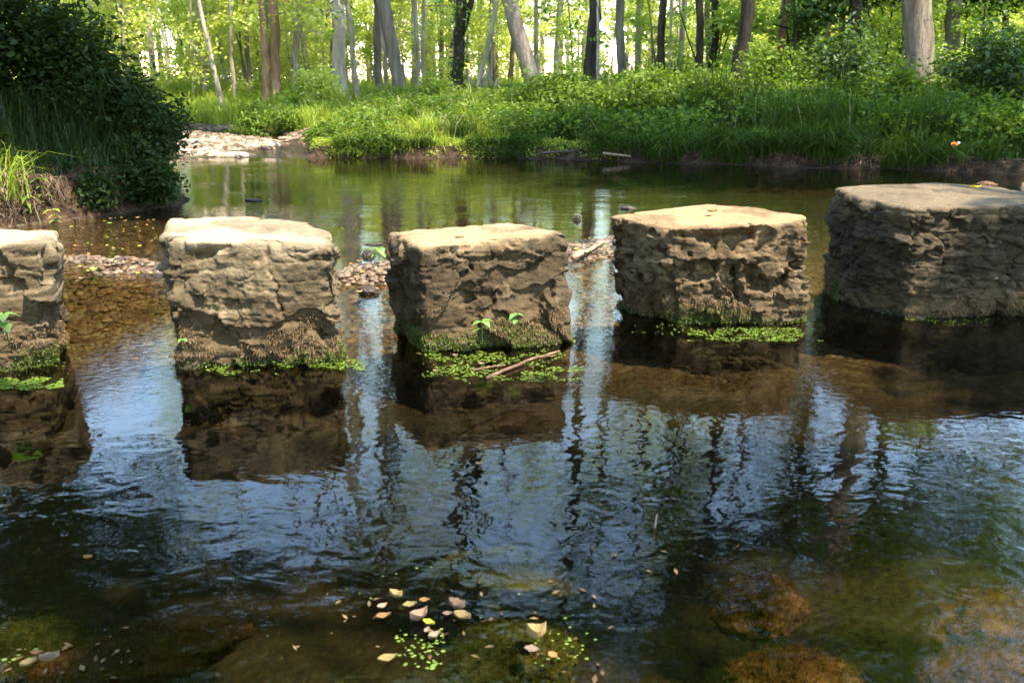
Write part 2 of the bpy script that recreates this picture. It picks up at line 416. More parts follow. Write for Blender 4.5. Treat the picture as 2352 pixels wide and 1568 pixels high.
# ------------------------------------------------------------------ water
def water_mat():
    m, nt, out = newmat('clear stream water'); b = NB(nt)
    g = b.n('ShaderNodeNewGeometry'); pos = g.outputs['Position']
    sx = b.n('ShaderNodeSeparateXYZ'); b.l(pos, sx.inputs[0]); X, Y, Z = sx.outputs
    near = b.maprange(Y, 3.2, 2.0); gap = b.math('MULTIPLY', b.maprange(Y, 2.6, 3.2), b.maprange(Y, 6.6, 5.2))
    far = b.maprange(Y, 5.5, 7.0)
    w1 = b.noise(b.mapping(pos, (1, 1.25, 1)), 7.0, 2, .5, .6)
    w2 = b.noise(b.mapping(pos, (1, 1.5, 1), (0, 0, .4)), 19, 2, .5, .5)
    w3 = b.noise(b.mapping(pos, (.7, 1.5, 1), (0, 0, -.25)), 42, 2, .55, .3)
    w4 = b.noise(b.mapping(pos, (.5, 1.6, 1)), 6.5, 3, .55)
    w5 = b.noise(pos, 1.3, 2)
    patch = b.maprange(w5, .42, .62)
    h = b.math('MULTIPLY', b.math('MULTIPLY', w1, .0026), near)
    h = b.math('ADD', h, b.math('MULTIPLY', b.math('MULTIPLY', w2, .0005), near))
    gapw = b.math('ADD', b.math('MULTIPLY', w3, .0009), b.math('MULTIPLY', w2, .0009))
    h = b.math('ADD', h, b.math('MULTIPLY', gapw, b.math('MULTIPLY', gap, b.math('ADD', .35, patch))))
    farw = b.math('ADD', b.math('MULTIPLY', w4, .0040), b.math('MULTIPLY', w3, .00045))
    h = b.math('ADD', h, b.math('MULTIPLY', farw, b.math('MULTIPLY', far, b.math('ADD', .35, b.math('MULTIPLY', patch, .8)))))
    # the little rapid where the channel enters
    rap = b.math('MULTIPLY', b.maprange(Y, 12.9, 13.5), b.maprange(X, -2.6, -3.2))
    rn = b.noise(b.mapping(pos, (1, .8, 1)), 9, 4, .65, .5)
    h = b.math('ADD', h, b.math('MULTIPLY', b.math('MULTIPLY', rn, .06), rap))
    # left channel, quick shallow water
    lch = b.math('MULTIPLY', b.maprange(X, -1.3, -1.9), b.math('MULTIPLY', b.maprange(Y, 4.6, 5.2), b.maprange(Y, 8.0, 7.0)))
    h = b.math('ADD', h, b.math('MULTIPLY', b.math('MULTIPLY', b.noise(b.mapping(pos, (.6, 1.5, 1)), 9, 3, .6), .022), lch))
    # ring ripples spreading from rising bubbles
    for cx, cy, k, r0, amp in ((.36, 2.62, 150, .17, .00030), (-.30, 2.42, 170, .12, .00028), (-.62, 2.50, 160, .10, .00025), (.75, 2.72, 150, .16, .00028), (-.02, 2.05, 120, .09, .0003)):
        dx = b.math('SUBTRACT', X, cx); dy = b.math('SUBTRACT', Y, cy)
        r = b.math('SQRT', b.math('ADD', b.math('MULTIPLY', dx, dx), b.math('MULTIPLY', dy, dy)))
        e = b.math('EXPONENT', b.math('MULTIPLY', r, -1 / r0))
        h = b.math('ADD', h, b.math('MULTIPLY', b.math('MULTIPLY', b.math('SINE', b.math('MULTIPLY', r, k)), e), amp * .35))
    nrm = b.bump(h, 1.0)
    fr = b.n('ShaderNodeFresnel'); fr.inputs['IOR'].default_value = 1.40; b.l(nrm, fr.inputs['Normal'])
    tr = b.n('ShaderNodeBsdfTransparent'); tr.inputs[0].default_value = (.62, .57, .41, 1)
    gl = b.n('ShaderNodeBsdfGlossy'); gl.inputs['Roughness'].default_value = .0; gl.inputs[0].default_value = (1, 1, 1, 1); b.l(nrm, gl.inputs['Normal'])
    mx = b.n('ShaderNodeMixShader'); b.l(fr.outputs[0], mx.inputs[0]); b.l(tr.outputs[0], mx.inputs[1]); b.l(gl.outputs[0], mx.inputs[2])
    b.l(mx.outputs[0], out.inputs[0]); return m

wx = np.linspace(-16, 12, 57); wy = np.r_[np.linspace(-10, 12.8, 30), np.linspace(13, 21, 40)]
WX, WYY = np.meshgrid(wx, wy); WZ = water_z(WYY)
idx = np.arange(WX.size).reshape(WX.shape)
WQ = np.stack([idx[:-1, :-1], idx[:-1, 1:], idx[1:, 1:], idx[1:, :-1]], -1).reshape(-1, 4)
tag(obj('water', mesh('water', np.stack([WX, WYY, WZ], -1).reshape(-1, 3), WQ, water_mat(), True)), kind='structure')

# ------------------------------------------------------------------ stepping stone blocks
def resample_closed(P, n):
    P = np.asarray(P, float); Q = np.vstack([P, P[:1]])
    L = np.r_[0, np.cumsum(np.linalg.norm(np.diff(Q[:, :2], axis=0), axis=1))]
    t = np.linspace(0, L[-1], n, endpoint=False)
    return np.stack([np.interp(t, L, Q[:, k]) for k in range(3)], 1)

def chaikin(P, cut=.14):
    P = np.asarray(P, float); out = []
    for a, b_ in zip(P, np.roll(P, -1, 0)): out += [a + (b_ - a) * cut, a + (b_ - a) * (1 - cut)]
    return np.array(out)

def stone_block(label, top, bot, mat, seed, rough=1.0, pits=0.0, hump=.004, edge=.020, moss=(5200, 2600), mossband=.20, topwear=.9, cut=.065, strata=.35):
    top = np.asarray(top, float); bot = np.asarray(bot, float)
    top = chaikin(chaikin(top, cut), .25); bot = chaikin(chaikin(bot, cut), .25)
    # same parameter on both rings: resample by the top's own perimeter share
    N = 560; T = resample_closed(top, N)
    L = lambda P: np.r_[0, np.cumsum(np.linalg.norm(np.diff(np.vstack([P, P[:1]])[:, :2], axis=0), axis=1))]
    Lt, Lb = L(top), L(bot); Lt /= Lt[-1]; tt = np.linspace(0, 1, N, endpoint=False)
    # bottom point with same corner index share
    Lbm = Lb / Lb[-1]
    par = np.interp(tt, Lt, np.arange(len(Lt)))
    Bc = np.vstack([bot, bot[:1]])
    B = np.stack([np.interp(par, np.arange(len(Bc)), Bc[:, k]) for k in range(3)], 1)
    cen = T.mean(0)
    zt = T[:, 2]
    R = 150
    lev = np.linspace(0, 1, R)
    V = B[None] + (T - B)[None] * lev[:, None, None]            # R,N,3
    tan = np.roll(V, -1, 1) - np.roll(V, 1, 1); nrm = np.stack([tan[..., 1], -tan[..., 0], np.zeros(tan.shape[:2])], -1); nrm = unit(nrm)
    area = .5 * np.sum(T[:, 0] * np.roll(T[:, 1], -1) - T[:, 1] * np.roll(T[:, 0], -1))
    if area < 0: nrm = -nrm
    p = V.reshape(-1, 3) - cen * np.array([1, 1, 0]) + seed * 3.1
    s = np.array([1, 1, 1.7])
    d = (fbm(p * s * 2.2, 3, seed) - .5) * .024
    wp = np.stack([fbm(p * 5 + 9 * k, 4, seed + 200 + k) for k in range(3)], 1) - .5
    for sc, off, tilt, groove, gate in ((np.array([3.2, 3.2, 5.6]), .030, .14, .010, 0), (np.array([7., 7, 17]), .015, .20, .006, .47), (np.array([19., 19, 40]), .006, .25, .002, .50)):
        Hh, Oo, df = worley((p + wp * .9 / sc[0]) * sc, seed + int(sc[0]))
        w = sstep(gate - .03, gate + .05, fbm(p * np.array([3.3, 3.3, 4.5]), 2, seed + 77 + int(sc[0]))) if gate else 1.0
        soft = sstep(.0, .05, df)
        d += w * ((Hh[:, 0] - .5) * off + ((Hh - .5) * Oo / sc).sum(1) * tilt * 2)
        d -= w * groove * sstep(.07, .0, df) * sstep(.42, .6, fbm(p * 4, 2, seed + 4))
    zl = (p[:, 2] + .035 * (fbm(p * np.array([3, 3, 1.]), 3, seed + 400) - .5) + .02 * p[:, 0]) * 13 + seed
    li = np.floor(zl); lf = zl - li
    lo_ = _hash(li.astype(np.int64), li.astype(np.int64) * 0, li.astype(np.int64) * 0, seed) - .5
    d += strata * (lo_ * .018 - .010 * (sstep(.08, .0, lf) + sstep(.92, 1., lf)) * sstep(.40, .58, fbm(p * np.array([3.5, 3.5, 9]), 2, seed + 410)))
    c = np.abs(fbm(p * np.array([1.6, 1.6, 6.5]) + 11, 5, seed + 31, .55) - .5)
    d -= .022 * sstep(.012, .0, c) * sstep(.42, .6, fbm(p * 2.5, 2, seed + 4))
    d += (fbm(p * 28, 4, seed + 41, .6) - .5) * .010
    if pits:
        q = fbm(p * np.array([9, 9, 11.]), 3, seed + 51)
        d -= pits * .10 * sstep(.56, .64, q) * sstep(.12, .2, p[:, 2] - seed * 3.1)
        q2 = fbm(p * 22, 2, seed + 52); d -= pits * .035 * sstep(.56, .66, q2) * sstep(.45, .55, fbm(p * 4, 2, seed + 53))
    tz = np.tile(zt, R) - V.reshape(-1, 3)[:, 2]
    chip = fbm(np.stack([p[:, 0] * 9, p[:, 1] * 9, p[:, 2] * 2], 1), 3, seed + 300)
    d = d * (.30 + .70 * sstep(.0, .06, tz)) - .022 * sstep(.54, .66, chip) * sstep(.06, .0, tz)
    V = V.reshape(-1, 3) + nrm.reshape(-1, 3) * (d * rough)[:, None]
    V = V.reshape(R, N, 3)
    # rounded arris
    H = zt[None] - B[:, 2][None]
    below = (1 - lev)[:, None] * H
    e = edge * (.5 + 1.0 * fbm(np.stack([T[:, 0] * 7, T[:, 1] * 7, np.full(N, seed)], 1), 3, seed + 61))[None]
    k = np.clip(1 - below / e, 0, 1)
    V = V - nrm * (e * (1 - np.sqrt(np.clip(1 - k * k, 0, 1))))[..., None] * .8
    side_n = R * N
    # cap: rings to the centre
    Rc = 60; ring = V[-1]; c3 = ring.mean(0)
    caps = []
    for i in range(1, Rc):
        f = i / Rc
        bl = sstep(0, .22, f); rg = ring * (1 - bl) + (T + (ring - T).mean(0)) * bl
        q = rg + (c3 - rg) * f
        pp = np.stack([q[:, 0], q[:, 1], np.zeros(N)], 1)
        w = sstep(0, .12, f)
        q = q.copy(); 
        q[:, 2] += w * ((fbm(pp * 5, 4, seed + 71) - .5) * .015 + (fbm(pp * np.array([5, 22, 1]), 3, seed + 73) - .5) * .010 + (fbm(pp * 34, 4, seed + 72) - .5) * .010) + hump * (1 - (1 - f) ** 2)
        caps.append(q)
    V = np.vstack([V.reshape(-1, 3)] + caps + [caps[-1].mean(0)[None]])
    ar = np.arange(R + Rc - 1)[:-1, None] * N; j = np.arange(N)[None]; j2 = (j + 1) % N
    Q = np.stack([ar + j, ar + j2, ar + N + j2, ar + N + j], -1).reshape(-1, 4)
    last = (R + Rc - 2) * N; jj = np.arange(N)
    Tr = np.stack([last + jj, last + (jj + 1) % N, np.full(N, len(V) - 1)], -1)
    if area < 0: Q = Q[:, ::-1]; Tr = Tr[:, ::-1]
    z = V[:, 2]; capm = np.zeros(len(V)); capm[side_n:] = 1
    nz = fbm(np.stack([V[:, 0] * 9, V[:, 1] * 9, z * 9], 1), 3, seed + 81)
    ztl = np.concatenate([np.tile(zt, R), np.tile(zt, Rc - 1), [zt.mean()]])
    tread = np.maximum(capm, sstep(.05, .0, ztl - z + (nz - .5) * .12)) * topwear
    fr_ = np.concatenate([np.zeros(side_n), np.repeat(np.arange(1, Rc) / Rc, N), [1.]])
    nw = fbm(np.stack([V[:, 0] * 4.5, V[:, 1] * 4.5, z * 4], 1), 4, seed + 85)
    tread = tread * (1 - .62 * sstep(.50, .64, nw + .13 * np.exp(-fr_ / .10)))
    stain = sstep(mossband + .06, mossband - .06, z + (nz - .5) * .22) * (1 - capm) * .9
    wet = sstep(.035, .0, z + (nz - .5) * .03) * (1 - capm)
    root = empty('stone_block', (cen[0], cen[1], 0), label, 'stone block', 'stepping stone blocks across the stream')
    off = np.array([cen[0], cen[1], 0])
    body = obj('rock_body', mesh('rock_body', V - off, [Q, Tr], mat, True, {'tread': tread, 'stain': stain, 'wet': wet}), root)
    # moss
    rng = np.random.default_rng(seed + 100)
    sv = V[:side_n]; sn = nrm.reshape(-1, 3)
    nb, ng = moss
    mz = fbm(np.stack([sv[:, 0] * 6, sv[:, 1] * 6, sv[:, 2] * 5], 1), 3, seed + 91)
    wb_ = sstep(mossband, mossband - .1, sv[:, 2] + (mz - .5) * .3) * sstep(.0, .05, sv[:, 2]) * sstep(.40, .54, mz)
    pick = rng.choice(side_n, nb, p=wb_ / wb_.sum())
    P = sv[pick] + sn[pick] * .002; n = sn[pick]
    dr = unit(n * rng.uniform(.3, 1.0, (nb, 1)) + np.array([0, 0, -1]) * rng.uniform(-.3, 1.1, (nb, 1)) + rng.normal(size=(nb, 3)) * .45)
    Lg = rng.uniform(.005, .016, (nb, 1)); sd_ = unit(np.cross(dr, n + rng.normal(size=(nb, 3)) * .3)); wd = rng.uniform(.0008, .0017, (nb, 1))
    mid = P + dr * Lg * .55 + n * Lg * .2
    VV = np.stack([P - sd_ * wd, P + sd_ * wd, mid + sd_ * wd, mid - sd_ * wd, P + dr * Lg + sd_ * wd * .3 + np.array([0, 0, -.003]), P + dr * Lg - sd_ * wd * .3 + np.array([0, 0, -.003])], 1).reshape(-1, 3)
    kk = np.arange(nb)[:, None] * 6
    FQ = np.concatenate([kk + np.array([[0, 1, 2, 3]]), kk + np.array([[3, 2, 4, 5]])])
    o = obj('dry_moss', mesh('dry_moss', VV - off, FQ, M['moss_brown']), root); o['label'] = 'brown dried moss fringe'
    mg = fbm(np.stack([sv[:, 0] * 5, sv[:, 1] * 5, sv[:, 2] * 4], 1), 3, seed + 95)
    wg = (sstep(.085, .02, sv[:, 2] - (mg - .5) * .25) * sstep(.36, .52, mg) + .5 * sstep(.03, .01, sv[:, 2])) * sstep(-.02, .005, sv[:, 2]) + .12 * sstep(mossband, .05, sv[:, 2]) * sstep(.55, .7, mz) * sstep(-.02, .005, sv[:, 2])
    pick = rng.choice(side_n, ng * 2, p=wg / wg.sum())
    P = sv[pick] + sn[pick] * rng.uniform(.0, .012, (ng * 2, 1)); P[:, 2] = np.maximum(P[:, 2], .002)
    V1, Q1 = leaf_quads(P[:ng], rng.uniform(.006, .013, ng), rng, .8, .5, .1)
    V2, Q2 = blades(P[ng:], rng.uniform(.008, .02, ng), rng, .0025, .5)
    mb = MB(); mb.add(V1 - off, Q1); mb.add(V2 - off, Q2)
    o = obj('green_moss', mb.build('green_moss', M['moss_green']), root); o['label'] = 'green moss and small leaves at the waterline'
    return root

ZB = -.28
def cor(u, v, z): return tuple(at_z(u, v, z))
STONE = {
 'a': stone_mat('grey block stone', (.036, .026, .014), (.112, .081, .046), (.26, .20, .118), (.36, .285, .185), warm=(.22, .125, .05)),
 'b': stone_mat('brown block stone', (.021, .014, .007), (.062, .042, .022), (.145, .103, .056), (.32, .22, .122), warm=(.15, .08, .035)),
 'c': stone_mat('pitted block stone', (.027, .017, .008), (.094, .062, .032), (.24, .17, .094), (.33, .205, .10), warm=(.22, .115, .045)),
 'd': stone_mat('banded block stone', (.013, .009, .005), (.038, .027, .015), (.10, .073, .042), (.145, .105, .062), warm=(.11, .065, .03)),  # darker stone colour carries the half shade on the far right block
}
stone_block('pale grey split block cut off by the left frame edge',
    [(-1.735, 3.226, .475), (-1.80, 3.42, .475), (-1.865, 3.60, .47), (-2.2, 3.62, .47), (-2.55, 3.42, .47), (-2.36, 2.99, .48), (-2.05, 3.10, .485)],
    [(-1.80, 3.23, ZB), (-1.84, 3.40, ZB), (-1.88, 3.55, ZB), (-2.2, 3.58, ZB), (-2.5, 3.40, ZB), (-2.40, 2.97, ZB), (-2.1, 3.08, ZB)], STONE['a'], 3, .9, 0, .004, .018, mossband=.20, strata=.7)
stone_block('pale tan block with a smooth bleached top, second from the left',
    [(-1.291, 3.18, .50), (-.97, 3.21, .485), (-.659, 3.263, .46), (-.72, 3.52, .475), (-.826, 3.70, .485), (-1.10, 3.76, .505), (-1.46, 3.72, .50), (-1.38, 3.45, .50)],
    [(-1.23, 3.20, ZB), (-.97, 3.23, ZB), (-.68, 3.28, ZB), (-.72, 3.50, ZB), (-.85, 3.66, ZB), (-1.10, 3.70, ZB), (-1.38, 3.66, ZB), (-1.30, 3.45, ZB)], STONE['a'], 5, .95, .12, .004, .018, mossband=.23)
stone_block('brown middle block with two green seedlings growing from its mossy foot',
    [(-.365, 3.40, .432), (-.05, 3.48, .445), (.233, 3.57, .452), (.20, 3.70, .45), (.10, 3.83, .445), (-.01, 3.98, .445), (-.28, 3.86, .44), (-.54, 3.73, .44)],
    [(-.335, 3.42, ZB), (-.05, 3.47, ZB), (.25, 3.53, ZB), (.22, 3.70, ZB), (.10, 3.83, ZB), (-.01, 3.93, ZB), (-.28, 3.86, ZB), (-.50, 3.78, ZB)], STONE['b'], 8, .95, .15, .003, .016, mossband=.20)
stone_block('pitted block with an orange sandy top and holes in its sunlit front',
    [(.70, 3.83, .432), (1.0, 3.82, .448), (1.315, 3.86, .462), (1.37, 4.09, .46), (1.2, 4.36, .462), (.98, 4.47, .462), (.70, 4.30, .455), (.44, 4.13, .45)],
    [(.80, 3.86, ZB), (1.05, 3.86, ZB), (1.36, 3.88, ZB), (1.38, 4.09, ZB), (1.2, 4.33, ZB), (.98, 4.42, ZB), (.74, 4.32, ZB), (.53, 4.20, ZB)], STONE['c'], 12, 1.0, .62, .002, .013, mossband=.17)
stone_block('large wide dark block of layered rock, half shade put into its colour, cut by the right frame edge',
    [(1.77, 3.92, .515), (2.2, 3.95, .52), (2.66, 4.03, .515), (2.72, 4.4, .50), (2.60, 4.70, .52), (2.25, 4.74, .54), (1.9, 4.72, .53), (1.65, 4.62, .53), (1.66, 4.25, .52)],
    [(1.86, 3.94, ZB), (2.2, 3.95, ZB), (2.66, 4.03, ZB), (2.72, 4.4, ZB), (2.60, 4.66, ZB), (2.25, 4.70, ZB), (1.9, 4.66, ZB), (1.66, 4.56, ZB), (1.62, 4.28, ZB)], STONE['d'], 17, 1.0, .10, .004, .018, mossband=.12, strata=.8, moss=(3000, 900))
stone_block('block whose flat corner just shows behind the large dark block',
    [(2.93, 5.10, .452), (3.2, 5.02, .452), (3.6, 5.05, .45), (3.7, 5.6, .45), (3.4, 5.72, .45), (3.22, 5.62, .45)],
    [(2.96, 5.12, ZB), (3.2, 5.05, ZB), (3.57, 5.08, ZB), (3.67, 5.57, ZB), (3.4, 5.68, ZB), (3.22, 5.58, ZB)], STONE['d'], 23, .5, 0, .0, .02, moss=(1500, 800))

# ------------------------------------------------------------------ trees
def limb_path(p0, d0, length, n, rng, up=.15, wig=.12):
    P = [np.array(p0, float)]; d = np.array(d0, float)
    for i in range(n):
        d = unit(d + np.array([0, 0, up]) + rng.normal(size=3) * wig); P.append(P[-1] + d * length / n)
    return np.array(P)

def tree(name, label, base, top_pt, r0, H, bark, leafmat, seed, crown_from=.5, nlimb=12, leaves=2600, lsize=.13, spread=.28, group=None,
         fork=None, ivy=0, sides=12, low_sprays=0, cat='tree', crad=1.0, flare=1.5):
    """base: ground point, top_pt: a point the trunk passes at about the frame's top edge (its lean), H: full height"""
    rng = np.random.default_rng(seed)
    base = np.array(base, float); lean = np.array(top_pt, float) - base
    lean = lean / max(lean[2], .3)
    n = 26
    zz = np.r_[np.linspace(-.15, 3.2, 14), np.linspace(3.6, H, n - 14)]
    wob = np.cumsum(rng.normal(size=(n, 2)) * .018 * (H / 14), axis=0); wob -= wob[1]
    P = np.stack([lean[0] * np.minimum(zz, 4) + .35 * lean[0] * np.clip(zz - 4, 0, None) + wob[:, 0],
                  lean[1] * np.minimum(zz, 4) + .35 * lean[1] * np.clip(zz - 4, 0, None) + wob[:, 1], zz], 1)
    R = r0 * (1 - .82 * np.clip(zz / H, 0, 1) ** 1.1) * (1 + (flare - 1) * np.exp(-np.clip(zz + .15, 0, None) / .28))
    mb = MB(); V, Q, T = tube(P, R, sides, .16, seed); mb.add(V, Q, T)
    tips = []
    if fork:
        for (fz, dx, dy, fr) in fork:
            p0 = np.array([np.interp(fz, zz, P[:, 0]), np.interp(fz, zz, P[:, 1]), fz])
            F = limb_path(p0, (dx, dy, 1.), H * .6 - fz * .4, 10, rng, .05, .05)
            V, Q, T = tube(F, np.linspace(r0 * fr, r0 * .15, len(F)), 8, .12, seed + 3); mb.add(V, Q, T)
            tips += [F[-1], F[-3], F[-5]]
    for i in range(nlimb):
        fz = H * (crown_from + (1 - crown_from) * (i + rng.uniform(0, .9)) / nlimb) * .97
        p0 = np.array([np.interp(fz, zz, P[:, 0]), np.interp(fz, zz, P[:, 1]), fz])
        a = i * 2.4 + rng.uniform(-.5, .5); ll = H * spread * (1.15 - .75 * (fz / H - crown_from) / (1 - crown_from + .01)) * rng.uniform(.7, 1.2)
        F = limb_path(p0, (math.cos(a), math.sin(a), .35), ll, 6, rng, .10, .16)
        rr = np.interp(fz, zz, R) * .42
        V, Q, T = tube(F, np.linspace(rr, .012, len(F)), 6); mb.add(V, Q, T)
        tips += [F[-1], F[-2], F[-3]]
        for s in range(2):
            q0 = F[rng.integers(2, 5)]
            G = limb_path(q0, unit(rng.normal(size=3) * np.array([1, 1, .4])), ll * .45, 4, rng, .1, .2)
            V, Q, T = tube(G, np.linspace(rr * .4, .008, len(G)), 5); mb.add(V, Q, T)
            tips += [G[-1], G[-2]]
    for i in range(low_sprays):
        fz = rng.uniform(.9, 4.2); p0 = np.array([np.interp(fz, zz, P[:, 0]), np.interp(fz, zz, P[:, 1]), fz]); a = rng.uniform(0, 6.28)
        F = limb_path(p0, (math.cos(a), math.sin(a), .1), rng.uniform(.6, 1.6), 5, rng, -.02, .2)
        V, Q, T = tube(F, np.linspace(.02, .006, len(F)), 5); mb.add(V, Q, T)
        tips += [F[-1], F[-1], F[-2], F[-3]]
    root = empty(name, base, label, cat, group)
    obj('trunk', mb.build('trunk', M['bark_' + bark], True), root)
    tips = np.array(tips)
    if leaves and len(tips):
        rad = (.45 + .03 * H) * crad
        pick = rng.integers(0, len(tips), leaves)
        D = unit(rng.normal(size=(leaves, 3))) * (rng.uniform(0, 1, (leaves, 1)) ** .5) * rad * np.array([1, 1, .55])
        low = tips[pick][:, 2] < 4.6
        D[low] *= .62
        sz = lsize * rng.uniform(.6, 1.25, leaves)
        V, Q = leaf_quads(tips[pick] + D, sz, rng, .6, .45, .1)
        obj('crown', mesh('crown', V, Q, M[leafmat]), root)
    if ivy:
        fz = rng.uniform(0, 5.5, ivy); a = rng.uniform(0, 6.28, ivy)
        rr = np.interp(fz, zz, R) + rng.uniform(.0, .09, ivy)
        Pv = np.stack([np.interp(fz, zz, P[:, 0]) + np.cos(a) * rr, np.interp(fz, zz, P[:, 1]) + np.sin(a) * rr, fz], 1)
        V, Q = leaf_quads(Pv, rng.uniform(.05, .10, ivy), rng, .8, .3)
        obj('ivy', mesh('ivy', V, Q, M['leaf_deep']), root)
    return root

def tree_px(name, label, ub, vb, ut, vt, w, y, bark, leafmat, seed, **kw):
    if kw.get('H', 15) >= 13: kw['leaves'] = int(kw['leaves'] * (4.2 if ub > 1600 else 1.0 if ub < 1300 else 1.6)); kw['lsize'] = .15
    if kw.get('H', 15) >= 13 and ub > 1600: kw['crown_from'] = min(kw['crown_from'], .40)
    """a tree seen with its foot at (ub, vb) and its stem passing (ut, vt), w px wide, at distance y"""
    b_ = at_y(ub, vb, y); g = gz(b_[0], y); b0 = np.array([b_[0], y, g])
    t_ = at_y(ut, vt, y); r = w / FPX * y * .5
    if t_[2] - g < .5: t_ = np.array([t_[0], y, g + 1.2])
    return tree(name, label, b0, t_, r, kw.pop('H', 15), bark, leafmat, seed, **kw)

